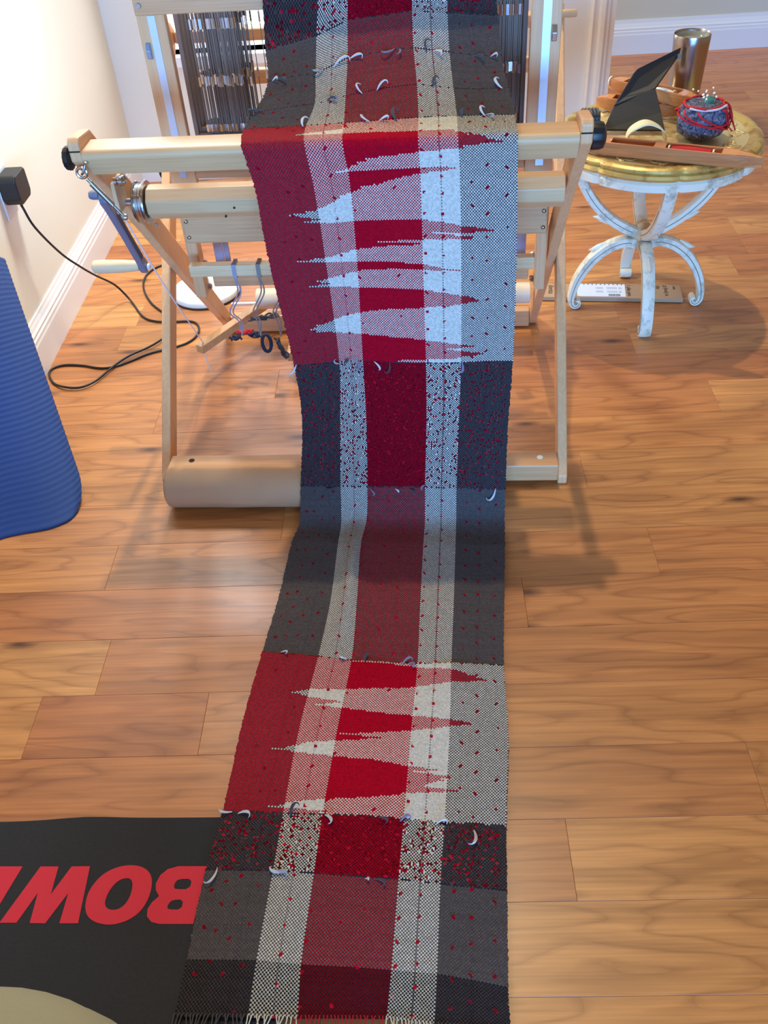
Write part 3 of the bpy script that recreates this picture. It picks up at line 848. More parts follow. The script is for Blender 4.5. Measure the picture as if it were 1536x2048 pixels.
    for j in range(NP):
        q = pick[j]
        sec, a, b_ = [x for x in bounds if x[1] <= q < x[2]][0]
        over = ((ii + j) % 2 == 0)
        if sec == 'grey':
            weft = np.tile(GREY * RNG.uniform(0.9, 1.1), (NW, 1))
        elif sec == 'black':
            weft = np.tile(BLACKW * RNG.uniform(0.85, 1.2), (NW, 1))
        elif sec == 'slub':
            weft = np.tile(NIGHT, (NW, 1))
            weft[63:111] = L3(88, 8, 24)
            n = RNG.integers(14, 28)
            for st in RNG.integers(0, NW - 4, n):
                ln = RNG.integers(1, 3)
                weft[st:st + ln] = L3(186, 18, 42) * RNG.choice([0.28, 0.4, 0.6, 1.0], p=[.35, .3, .2, .15])
                over[st:st + ln] = RNG.random(ln) < 0.25
                bumpv[j, st:st + ln] = 0.0011
        else:
            tab = CLASP_A if sec == 'claspA' else CLASP_B
            tt = (q - a) / (b_ - a)
            xb = float(np.interp(tt, [p[0] for p in tab], [p[1] for p in tab])) * NW + RNG.normal(0, 1.6)
            weft = np.where((ii < xb)[:, None], (RED * RNG.uniform(0.93, 1.05))[None], (WHITE * RNG.uniform(0.95, 1.04))[None])
        wv = warp.copy()
        if sec in ('black', 'grey', 'slub'):            # close-beaten dark picks half cover the red ends
            wv[63:111] *= {'black': 0.58, 'grey': 0.78, 'slub': 0.85}[sec]
        if sec.startswith('clasp'):                     # the plump red weft crowds the ends it passes between
            red = ii < xb
            wh = red & (((ii >= 38) & (ii < 63)) | ((ii >= 111) & (ii < 137)))
            dk = red & ((ii < 38) | (ii >= 137))
            wv[wh] = wv[wh] * 0.74 + RED * 0.26
            wv[dk] = wv[dk] * 0.70 + RED * 0.30
        c = np.where(over[:, None], wv, weft)
        c = c * RNG.uniform(0.84, 1.14, (NW, 1)) * (0.72 if sec == 'black' else 1.0)
        col[j] = c
    # red supplementary floats: little squares at regular intervals along certain ends
    for i0, step, ph in ((12, 15, 3), (20, 18, 9), (50, 15, 0), (63, 17, 7), (92, 31, 4), (80, 43, 20), (112, 14, 6), (124, 13, 2), (144, 16, 8), (154, 15, 0), (167, 19, 5), (30, 21, 2), (5, 23, 13)):
        for j in range(ph, NP - 3, step):
            jj = j + int(RNG.integers(-1, 2))
            sec = [x[0] for x in bounds if x[1] <= pick[jj] < x[2]][0]
            if sec in ('claspA', 'claspB') and i0 < 38 and RNG.random() < 0.6:
                continue
            for dj in (0, 1):
                for di in (0, 1):
                    if RNG.random() < 0.8 and jj + dj < NP:
                        col[jj + dj, i0 + di] = L3(176, 16, 40) * RNG.uniform(0.6, 1.1) * (0.62 if i0 < 38 or i0 > 140 else 1.0)
            bumpv[jj:jj + 2, i0:i0 + 2] = 0.0008
    # dark pick lines across the grey bands
    for key in (2, 3):
        j = int(S_(key) / total * NP)
        col[j, ::2] = L3(48, 44, 50); col[j, 1::3] = L3(60, 54, 58)
    for key in (1, 4, 7, 9, 12, 14, 15):
        j = int(S_(key) / total * NP)
        m_ = RNG.random(NW) < 0.5
        col[j][m_] = L3(46, 42, 52)
    # push slubs along the surface normal
    du = np.gradient(G, axis=1); dv = np.gradient(G, axis=0)
    nrm = np.cross(dv, du)
    nrm /= np.linalg.norm(nrm, axis=2, keepdims=True) + 1e-12
    if nrm[NP // 2, NW // 2, 1] > 0:
        nrm = -nrm
    G += nrm * bumpv[:, :, None]
    # ---- mesh
    nv = (NP + 1) * (NW + 1)
    me = bpy.data.meshes.new('woven_cloth')
    me.vertices.add(nv)
    me.vertices.foreach_set('co', G.reshape(-1).astype(np.float32))
    J, I = np.meshgrid(np.arange(NP), np.arange(NW), indexing='ij')
    v00 = J * (NW + 1) + I
    quads = np.stack([v00, v00 + NW + 1, v00 + NW + 2, v00 + 1], -1).reshape(-1)
    nf = NP * NW
    me.loops.add(nf * 4)
    me.loops.foreach_set('vertex_index', quads.astype(np.int32))
    me.polygons.add(nf)
    me.polygons.foreach_set('loop_start', np.arange(0, nf * 4, 4, dtype=np.int32))
    me.polygons.foreach_set('loop_total', np.full(nf, 4, dtype=np.int32))
    me.update(calc_edges=True)
    me.polygons.foreach_set('use_smooth', np.ones(nf, dtype=bool))
    at = me.attributes.new('thread_colour', 'FLOAT_COLOR', 'FACE')
    rgba = np.concatenate([np.clip(col.reshape(-1, 3), 0, 1), np.ones((nf, 1))], 1)
    at.data.foreach_set('color', rgba.reshape(-1).astype(np.float32))
    uv = me.uv_layers.new(name='threads')
    U = np.stack([np.stack([I, J], -1), np.stack([I, J + 1], -1), np.stack([I + 1, J + 1], -1), np.stack([I + 1, J], -1)], 2).reshape(-1)
    uv.data.foreach_set('uv', U.astype(np.float32))
    m = bpy.data.materials.new('woven_yarn')
    m.use_nodes = True
    nt = m.node_tree
    N, Lk = nt.nodes, nt.links
    b = N['Principled BSDF']
    b.inputs['Roughness'].default_value = 0.9
    b.inputs['Sheen Weight'].default_value = 0.0
    b.inputs['Specular IOR Level'].default_value = 0.04
    an = N.new('ShaderNodeAttribute'); an.attribute_name = 'thread_colour'
    Lk.new(an.outputs['Color'], b.inputs['Base Color'])
    un = N.new('ShaderNodeUVMap'); un.uv_map = 'threads'
    sx = N.new('ShaderNodeSeparateXYZ'); Lk.new(un.outputs[0], sx.inputs[0])
    outs = []
    for k in range(2):
        mm = N.new('ShaderNodeMath'); mm.operation = 'MULTIPLY'; mm.inputs[1].default_value = math.pi
        sn = N.new('ShaderNodeMath'); sn.operation = 'SINE'
        ab = N.new('ShaderNodeMath'); ab.operation = 'ABSOLUTE'
        Lk.new(sx.outputs[k], mm.inputs[0]); Lk.new(mm.outputs[0], sn.inputs[0]); Lk.new(sn.outputs[0], ab.inputs[0])
        outs.append(ab)
    mu = N.new('ShaderNodeMath'); mu.operation = 'MULTIPLY'
    Lk.new(outs[0].outputs[0], mu.inputs[0]); Lk.new(outs[1].outputs[0], mu.inputs[1])
    bp = N.new('ShaderNodeBump'); bp.inputs['Strength'].default_value = 0.5; bp.inputs['Distance'].default_value = 0.0009
    Lk.new(mu.outputs[0], bp.inputs['Height']); Lk.new(bp.outputs['Normal'], b.inputs['Normal'])
    me.materials.append(m)
    o = bpy.data.objects.new('woven_cloth', me)
    C.objects.link(o)
    o.location = LOOM_O
    o.rotation_euler = (0, 0, LOOM_RZ)
    tag(o, 'long handwoven red, white and charcoal cloth draped over the loom onto the floor', 'cloth')
    # ---- wool locks laid into the weave
    LOCK = {'w': mat('white_fleece', rgb(202, 196, 198), 0.9, sheen=0.2), 'd': mat('black_fleece', rgb(52, 48, 58), 0.85, sheen=0.3),
            'p': mat('mauve_fleece', rgb(128, 112, 134), 0.9, sheen=0.3), 'g': mat('grey_fleece', rgb(160, 158, 166), 0.9, sheen=0.3)}
    def lock(key, frac, c, ang, ln, dj=0.0, curl=1.0, fat=0.00095):
        j = int(np.clip((S_(key) + dj) / total * NP, 2, NP - 3)); i = int(np.clip(frac * NW, 1, NW - 1))
        p = Vector(G[j, i]); n = Vector(nrm[j, i]); e1 = Vector(G[j, min(i + 3, NW)] - G[j, i - 1]).normalized(); e2 = Vector(G[j + 2, i] - G[j - 2, i]).normalized()
        dr = e1 * math.cos(ang) + e2 * math.sin(ang)
        sd = dr.cross(n)
        rr = random.Random(int(key * 1000 + frac * 777))
        bm = bmesh.new()
        for q in range(8):
            ofs = sd * rr.uniform(-1, 1) * 0.0022 + n * rr.uniform(0, 1) * 0.0016
            st_, en_ = rr.uniform(-0.06, 0.06), rr.uniform(0.86, 1.06)
            pts = []
            for k in range(7):
                t_ = st_ + (en_ - st_) * k / 6
                w_ = math.sin(math.pi * min(1, max(0, t_))) * 0.7 + 0.3 * (1 - t_)
                pts.append(p + dr * ln * (0.75 * math.sin(2.1 * t_) - 0.12) + sd * ln * curl * 0.62 * (1 - math.cos(2.3 * t_)) * 0.5 + n * (0.0018 + 0.006 * math.sin(2.4 * t_)) + ofs * w_)
            tube(bm, spline(pts, 3), [fat * (0.25 + 0.85 * math.sin(math.pi * (0.10 + 0.84 * k / 18))) for k in range(19)], 6)
        lo = obj('wool_lock', bm, LOCK[c], o, smooth='all')
    pi = math.pi
    for a in ((2, .06, 'd', .4, .024), (2, .03, 'w', .1, .012), (2, .25, 'g', 2.6, .018), (2, .31, 'w', -.6, .028), (2, .38, 'w', -.4, .026), (2, .55, 'p', 2.2, .026), (2, .58, 'p', 1.2, .018), (2, .69, 'd', -1.9, .024), (2, .73, 'w', .1, .020),
              (2, .90, 'd', .1, .022), (2, .96, 'w', -.3, .016),
              (3, .02, 'd', 2.6, .018), (3, .28, 'd', .2, .020), (3, .30, 'p', .4, .016), (3, .42, 'w', -2.3, .026), (3, .49, 'w', -1.1, .024), (3, .70, 'd', -1.7, .024), (3, .97, 'w', -2.4, .026),
              (4, .21, 'w', -1.9, .026), (4, .45, 'w', -2.8, .022), (4, .50, 'w', -.3, .018), (4, .55, 'd', -2.1, .034), (4, .80, 'd', -1.8, .016), (4, .88, 'w', -2.2, .026), (4, .90, 'g', .6, .024),
              (7, .01, 'w', 2.0, .026), (7, .22, 'g', -2.8, .018), (7, .26, 'd', -1.6, .014), (7, .34, 'p', 1.4, .020), (7, .42, 'w', .4, .020), (7, .48, 'd', 1.4, .026), (7, .79, 'p', 1.3, .022),
              (9, .18, 'd', 2.8, .020), (9, .38, 'p', .5, .018), (9, .50, 'w', .1, .010), (9, .57, 'd', .2, .016), (9, .62, 'p', -1.6, .018), (9, .955, 'w', 1.7, .030),
              (12, .08, 'w', .1, .018), (12, .34, 'w', 2.6, .016), (12, .42, 'd', -1.6, .018), (12, .58, 'p', -.9, .022), (12, .61, 'p', .4, .016),
              (14, .03, 'w', 2.6, .020), (14, .07, 'w', -.2, .024), (14, .25, 'd', -1.7, .026), (14, .38, 'w', .5, .022), (14, .56, 'd', .2, .018), (14, .63, 'p', -.9, .018), (14, .76, 'w', -.6, .020), (14, .895, 'w', 1.2, .030),
              (15, .045, 'w', 1.5, .032), (15, .23, 'g', -.3, .026), (15, .25, 'w', 2.8, .022), (15, .535, 'w', .2, .007), (15, .57, 'd', .1, .020)):
        lock(*a, dj=(0.016 if a[0] == 14 and a[1] > .85 else 0.004))
    # ---- warp ends at the finished edge
    bm = bmesh.new()
    groups = {}
    fr_o = []
    for nm, lo_, hi_, c in (('white_fringe', 38, 63, WHITE), ('red_fringe', 63, 111, RED), ('white_fringe', 111, 137, WHITE), ('charcoal_fringe', 0, 38, DARK), ('charcoal_fringe', 137, 175, DARK)):
        bm = bmesh.new()
        for i in range(lo_, hi_, 2):
            p = Vector(G[-1, i])
            a = random.uniform(-0.012, 0.012)
            pts = spline([p + Vector((0, 0.004, 0.0008)), p + Vector((a * 0.4, -0.008, 0.003)), p + Vector((a, -0.020, 0.001 - 0.002)), p + Vector((a * 1.8, -0.034, -0.002))], 3)
            tube(bm, pts, 0.0009, 5)
        obj('fringe', bm, mat(nm, tuple(c) + (1.0,), 0.9), o, smooth=True, kind='stuff')
    return o

cloth = woven_cloth()

# ------------------------------------------------------------------ brown paper roll under the breast beam
roll = thing('paper_roll', 'roll of brown kraft paper lying on the floor at the loom front feet', 'paper roll', (LOOM_O[0], LOOM_O[1], 0), LOOM_RZ)
KRAFT = mat('kraft_paper', rgb(194, 148, 108), 0.75, vary=0.06, scale=25, bump=0.25)
bm = bmesh.new()
lathe(bm, [(0.0, -0.404), (0.014, -0.404), (0.016, -0.409), (0.036, -0.411), (0.042, -0.407), (0.0445, -0.398), (0.0447, -0.372), (0.0447, 0.030), (0.043, 0.038), (0.016, 0.038), (0.014, 0.034), (0.0, 0.034)], 40, (0, -0.0185, 0.0452), axis='x')
obj('paper_layers', bm, KRAFT, roll, smooth=True)
bm = bmesh.new()                                  # loose outer sheet with a crumple along its edge
ring = []
NA, NU = 46, 40
for i in range(NU + 1):
    u = -0.372 + 0.402 * i / NU
    row = []
    for k in range(NA + 1):
        a = math.radians(250 - 300 * k / NA)
        r = 0.0455 + 0.0006 * math.sin(u * 40 + a * 3) + (0.0016 * math.exp(-((a - 3.35 - 0.9 * (u + 0.30)) / 0.10) ** 2) if -0.33 < u < -0.20 else 0)
        row.append(bm.verts.new((u, -0.0185 + r * math.cos(a), 0.0462 + r * math.sin(a))))
    ring.append(row)
for r0, r1 in zip(ring[:-1], ring[1:]):
    for k in range(NA):
        bm.faces.new((r0[k], r0[k + 1], r1[k + 1], r1[k]))
obj('outer_sheet', bm, KRAFT, roll, smooth='all')

# ------------------------------------------------------------------ blue exercise mat against the left wall
def blue_mat():
    m = bpy.data.materials.new('blue_foam')
    m.use_nodes = True
    nt = m.node_tree
    b = nt.nodes['Principled BSDF']
    b.inputs['Base Color'].default_value = rgb(34, 66, 124)
    b.inputs['Roughness'].default_value = 0.75
    bot = spline([(-0.738, 1.505, 0), (-0.752, 1.468, 0), (-0.800, 1.430, 0), (-0.905, 1.400, 0), (-0.955, 1.33, 0), (-0.975, 1.10, 0), (-0.978, 0.85, 0)], 10)
    topc = spline([(-0.965, 1.985, .352), (-0.968, 1.96, .37), (-0.972, 1.90, .40), (-0.975, 1.80, .44), (-0.978, 1.65, .50), (-0.980, 1.40, .55), (-0.982, 1.15, .60)], 10)
    NZ = 150
    bm = bmesh.new()
    rows = []
    for k in range(NZ + 1):
        t = k / NZ
        row = []
        for a, b_ in zip(bot, topc):
            w = t ** 0.92
            z = b_.z * t
            # rounded lower corner at the free edge
            p = Vector((a.x + (b_.x - a.x) * w, a.y + (b_.y - a.y) * w, z))
            row.append(p)
        # pull in the free edge near the floor: rounded corner
        z0_ = row[0].z
        if z0_ < 0.04:
            q = 1 - math.sqrt(max(0, 1 - ((0.04 - z0_) / 0.04) ** 2))
            base = row[16]
            for i in range(17):
                row[i] = row[i].lerp(base, q * 0.75)
        rows.append(row)
    V = []
    for k, row in enumerate(rows):
        vr = []
        for i, p in enumerate(row):
            tt = (row[min(i + 1, len(row) - 1)] - row[max(i - 1, 0)]).normalized()
            n = Vector((-tt.y, tt.x, 0))
            if n.x < 0 and abs(n.x) > abs(n.y):
                n = -n
            if n.y > 0 and abs(n.y) >= abs(n.x):
                n = -n
            rib = 0.0009 * (1 if k % 3 else -0.6)
            vr.append(bm.verts.new(p + n * rib))
        V.append(vr)
    for r0, r1 in zip(V[:-1], V[1:]):
        for i in range(len(r0) - 1):
            bm.faces.new((r0[i], r0[i + 1], r1[i + 1], r1[i]))
    o = obj('exercise_mat', bm, m, smooth='all')
    sd = o.modifiers.new('thickness', 'SOLIDIFY')
    sd.thickness = 0.008
    sd.offset = 0
    return tag(o, 'blue ribbed foam exercise mat standing against the left wall', 'exercise mat')
blue_mat()

# ------------------------------------------------------------------ black floor mat with red lettering
bm = bmesh.new()
top_edge = [(-1.15 + 0.03 * k, 0.742 + 0.004 * math.exp(-((k * 0.03 - 0.60) / 0.06) ** 2) - 0.001 * math.sin(k * 0.5)) for k in range(32)]
poly = top_edge + [(-0.205, 0.735), (-0.20, 0.15), (-1.15, 0.15)]
poly = [p for p in poly if p[0] > -0.965]
poly = poly[:-2] + [(-0.20, -0.22), (-0.962, -0.22)]
prism(bm, poly, 0.0005, 0.0068, 2)
fm = tag(obj('floor_mat', bm, mat('black_mat_rubber', rgb(40, 38, 40), 0.95, vary=0.25, scale=260, bump=0.35), bevel=0.0015), 'black rubber floor mat printed BOWF upside down in red, under the cloth', 'floor mat')
M_LET = mat('red_print', rgb(205, 28, 50), 0.75, vary=0.12, scale=400)
def letter(polys):
    bm = bmesh.new()
    edges = []
    for po in polys:
        vs = [bm.verts.new((p[0], p[1], 0.0073)) for p in po]
        edges += [bm.edges.new((vs[i], vs[(i + 1) % len(vs)])) for i in range(len(vs))]
    bmesh.ops.triangle_fill(bm, use_beauty=True, use_dissolve=False, edges=edges)
    ext = bmesh.ops.extrude_face_region(bm, geom=list(bm.faces))
    for v in [g for g in ext['geom'] if isinstance(g, bmesh.types.BMVert)]:
        v.co.z = 0.0064
    return bm
def soft(po, n=1):
    """Round the corners of a traced outline a little."""
    for _ in range(n):
        out = []
        for i in range(len(po)):
            a, b_ = po[i], po[(i + 1) % len(po)]
            out += [(a[0] * .75 + b_[0] * .25, a[1] * .75 + b_[1] * .25), (a[0] * .25 + b_[0] * .75, a[1] * .25 + b_[1] * .75)]
        po = out
    return po
for ch, polys in LETTERS.items():
    pl = [soft(p, 2) for p in polys] if ch == 'O' else polys
    if ch == 'B':
        pl = [polys[0], soft(polys[1], 1), soft(polys[2], 1)]
    obj('printed_letter', letter(pl), M_LET, fm, label='red printed letter ' + ch)

# ------------------------------------------------------------------ wall adapter, outlet and lamp with its cord
outlet = thing('wall_outlet', 'white outlet plate on the left wall behind the black adapter', 'outlet', (-1.0, 2.185, 0.43))
obj('outlet_plate', B(0.0005, 0.006, -0.036, 0.036, -0.058, 0.058), mat('outlet_white', rgb(226, 220, 214), 0.4), outlet, bevel=0.002)
ad = thing('power_adapter', 'black cube power adapter on the left wall with its cord looping over the floor', 'adapter', (-0.994, 2.185, 0.445))
bm = bmesh.new()
prism(bm, [(-0.040, -0.020), (-0.028, -0.036), (0.030, -0.036), (0.040, -0.024), (0.040, 0.028), (0.030, 0.036), (-0.030, 0.036), (-0.040, 0.026)], 0.0, 0.045, 0)
obj('adapter_body', bm, BLACKP, ad, bevel=0.004)
obj('strain_relief', T([(0.027, -0.006, -0.034), (0.028, -0.006, -0.050)], [0.005, 0.003], 10), BLACKP, ad, smooth=True)
cord_pts = [(-0.966, 2.179, 0.397), (-0.955, 2.188, 0.337), (-0.935, 2.244, 0.240), (-0.912, 2.291, 0.175), (-0.893, 2.33, 0.128), (-0.866, 2.388, 0.065), (-0.838, 2.401, 0.008)]
cord_pts += [(x, y, 0.0036 + (0.0035 if 18 < i < 27 else 0)) for i, (x, y) in enumerate(CORD_FLOOR) if i >= 2]
pc0 = Vector((-0.994, 2.185, 0.445))
obj('power_cord', T([p - pc0 for p in spline(cord_pts, 6)], 0.0030, 8), BLACKP, ad, smooth='all')

lamp = thing('floor_lamp', 'white round-based floor lamp standing behind the loom left side', 'lamp', (-0.618, 2.435, 0))
bm = bmesh.new()
lathe(bm, [(0.0, 0.0), (0.100, 0.0), (0.101, 0.003), (0.098, 0.006), (0.0, 0.006)], 48)
obj('rubber_rim', bm, BLACKP, lamp, smooth=True)
WHL = mat('lamp_white', rgb(228, 238, 240), 0.25, coat=0.4)
bm = bmesh.new()
lathe(bm, [(0.0985, 0.006), (0.0985, 0.014), (0.096, 0.019), (0.085, 0.022), (0.03, 0.028), (0.016, 0.034), (0.013, 0.05), (0.0, 0.05)], 48)
obj('lamp_base', bm, WHL, lamp, smooth=True)
obj('lamp_pole', T([(0, 0, 0.04), (0, 0, 1.50)], 0.011, 14), WHL, lamp, smooth=True)
bm = bmesh.new()
lathe(bm, [(0.022, 1.60), (0.035, 1.595), (0.085, 1.50), (0.088, 1.48), (0.084, 1.48), (0.082, 1.498), (0.033, 1.588), (0.0, 1.592)], 40)
obj('lamp_shade', bm, WHL, lamp, smooth=True)
ld = bpy.data.lights.new('daylight_bulb', 'SPOT')
ld.energy, ld.color, ld.shadow_soft_size, ld.spot_size, ld.spot_blend = 80, (0.80, 0.93, 1.0), 0.12, math.radians(142), 0.7
lo_ = bpy.data.objects.new('daylight_bulb', ld)
C.objects.link(lo_)
lo_.parent = lamp
lo_.location = (0, 0, 1.47)
lo_.rotation_euler = (math.radians(-26), math.radians(-8), 0)

# ------------------------------------------------------------------ round gilt side table
tab = thing('side_table', 'round carved side table with gold top and distressed white scroll legs', 'table', (0.592, 2.256, 0))
def painted(name, base, worn, gold=False):
    m = bpy.data.materials.new(name)
    m.use_nodes = True
    nt = m.node_tree
    N, Lk = nt.nodes, nt.links
    b = N['Principled BSDF']
    tc = N.new('ShaderNodeTexCoord')
    nz = N.new('ShaderNodeTexNoise'); nz.inputs['Scale'].default_value = 22; nz.inputs['Detail'].default_value = 6; nz.inputs['Roughness'].default_value = 0.65
    Lk.new(tc.outputs['Object'], nz.inputs['Vector'])
    rp = N.new('ShaderNodeValToRGB')
    rp.color_ramp.elements[0].position = 0.36; rp.color_ramp.elements[0].color = worn
    rp.color_ramp.elements[1].position = 0.50; rp.color_ramp.elements[1].color = base
    Lk.new(nz.outputs['Fac'], rp.inputs['Fac']); Lk.new(rp.outputs['Color'], b.inputs['Base Color'])
    b.inputs['Roughness'].default_value = 0.35 if gold else 0.5
    b.inputs['Metallic'].default_value = 0.45 if gold else 0.0
    return m
WHITEP = painted('distressed_white', rgb(230, 222, 196), rgb(178, 170, 146))
GOLD = painted('antique_gold', rgb(214, 180, 104), rgb(166, 126, 62), True)
GOLDF = painted('gold_wash', rgb(232, 212, 156), rgb(196, 158, 92), True)
LINE = mat('grey_glaze', rgb(128, 126, 112), 0.6)
def scallop(a, r, z):
    # eight shallow lobes meeting in notches
    x = (a * 8 / (2 * math.pi)) % 1.0
    d_ = min(x, 1 - x)
    return 1 - 0.022 * math.exp(-(d_ / 0.035) ** 2) + 0.006 * math.sin(math.pi * x)
bm = bmesh.new()
lathe(bm, [(0.0, 0.412), (0.200, 0.412), (0.228, 0.413), (0.2385, 0.417), (0.2395, 0.434), (0.234, 0.440)], 160, mod=lambda a, r, z: scallop(a, r, z) if r > 0.18 else 1)
obj('apron_ring', bm, WHITEP, tab, smooth=True)
bm = bmesh.new()
lathe(bm, [(0.234, 0.4395), (0.243, 0.443), (0.246, 0.449), (0.243, 0.455), (0.236, 0.457), (0.240, 0.461), (0.240, 0.466), (0.234, 0.471), (0.224, 0.472), (0.214, 0.468), (0.205, 0.464)], 160, mod=scallop)
obj('gilt_rim', bm, GOLD, tab, smooth=True)
bm = bmesh.new()
lathe(bm, [(0.208, 0.4655), (0.19, 0.4645), (0.12, 0.4640), (0.0, 0.4640)], 64)
tt = obj('table_top', bm, GOLDF, tab, smooth=True)
for k in range(16):
    a0 = 2 * math.pi * (k + 0.5) / 16
    bm = bmesh.new()
    pts = []
    for q in range(26):
        a = q / 25 * 3.4 * math.pi
        r = 0.026 * (1 - 0.8 * q / 25)
        pts.append(Vector((0.178 + r * math.cos(a) * 0.75, (r * math.sin(a)) * (1 if k % 2 else -1), 0.4650)))
    tube(bm, pts, [0.0034 * (1 - 0.5 * q / 25) for q in range(26)], 6)
    sc_ = obj('carved_scroll', bm, GOLDF, tt, smooth='all')
    sc_.rotation_euler = (0, 0, a0)
bm = bmesh.new()
lathe(bm, [(0.0, 0.172), (0.020, 0.172), (0.026, 0.180), (0.024, 0.195), (0.030, 0.205), (0.026, 0.222), (0.018, 0.230), (0.010, 0.238), (0.0, 0.240)], 32)
obj('hub', bm, painted('gilt_hub', rgb(206, 186, 146), rgb(150, 118, 72)), tab, smooth=True)
def sweep_leg(path, wid, name, rz, acanth):
    """Flat carved leg in the r-z plane: path points carry (r, z, half-depth)."""
    bm = bmesh.new()
    P = spline([(p[0], 0, p[1]) for p in path], 6)
    D = spline([(p[2], 0, 0) for p in path], 6)
    prev = None
    for i, p in enumerate(P):
        t_ = (P[min(i + 1, len(P) - 1)] - P[max(i - 1, 0)]).normalized()
        n = Vector((-t_.z, 0, t_.x))
        h = D[i].x
        sec = [(-1, -1.0), (-0.55, -1.25), (0.55, -1.25), (1, -1.0), (1, 1.0), (0.45, 1.3), (-0.45, 1.3), (-1, 1.0)]
        ring = [bm.verts.new(p + n * h * b_ * 0.8 + Vector((0, a * wid, 0))) for a, b_ in sec]
        if prev:
            for k in range(8):
                bm.faces.new((prev[k], prev[(k + 1) % 8], ring[(k + 1) % 8], ring[k]))
        else:
            bm.faces.new(ring[::-1])
        prev = ring
    bm.faces.new(prev)
    lg = obj(name, bm, WHITEP, tab, smooth=True)
    lg.rotation_euler = (0, 0, rz)
    # incised glaze lines on both cheeks and an acanthus tip
    for sgn in (-1, 1):
        pts = [P[i] + Vector((0, sgn * (wid + 0.0001), 0)) for i in range(3, len(P) - 8)]
        bm = bmesh.new()
        tube(bm, pts, 0.0011, 5)
        obj('glaze_line', bm, LINE, lg, smooth=True)
    for (i, up) in acanth:
        p = P[i]
        t_ = (P[min(i + 1, len(P) - 1)] - P[max(i - 1, 0)]).normalized()
        n = Vector((-t_.z, 0, t_.x)) * up
        bm = bmesh.new()
        h = D[i].x
        tube(bm, [p - t_ * 0.035 + n * h * 0.75, p - t_ * 0.012 + n * h * 1.1, p + n * (h * 1.25 + 0.002), p + t_ * 0.010 + n * (h * 1.3 + 0.008)], [0.004, 0.008, 0.0055, 0.0012], 8, flat=None)
        obj('acanthus_tip', bm, WHITEP, lg, smooth=True)
    return lg
lower = [(0.018, 0.186, 0.013), (0.045, 0.190, 0.012), (0.085, 0.176, 0.0125), (0.125, 0.142, 0.012), (0.155, 0.095, 0.011), (0.170, 0.050, 0.009), (0.172, 0.020, 0.0075), (0.163, 0.0072, 0.006), (0.152, 0.011, 0.005), (0.151, 0.022, 0.004), (0.159, 0.025, 0.003)]
upper = [(0.018, 0.214, 0.012), (0.050, 0.228, 0.0125), (0.095, 0.258, 0.012), (0.140, 0.305, 0.0115), (0.172, 0.360, 0.011), (0.190, 0.414, 0.011)]
for k in range(4):
    rz = k * math.pi / 2 + math.radians(-2)
    sweep_leg([(a, b_, c * 1.12) for a, b_, c in lower], 0.0148, 'scroll_leg', rz, ((16, 1),))
    sweep_leg([(a, b_, c * 1.1) for a, b_, c in upper], 0.0142, 'curved_arm', rz + math.radians(2), ((14, -1),))

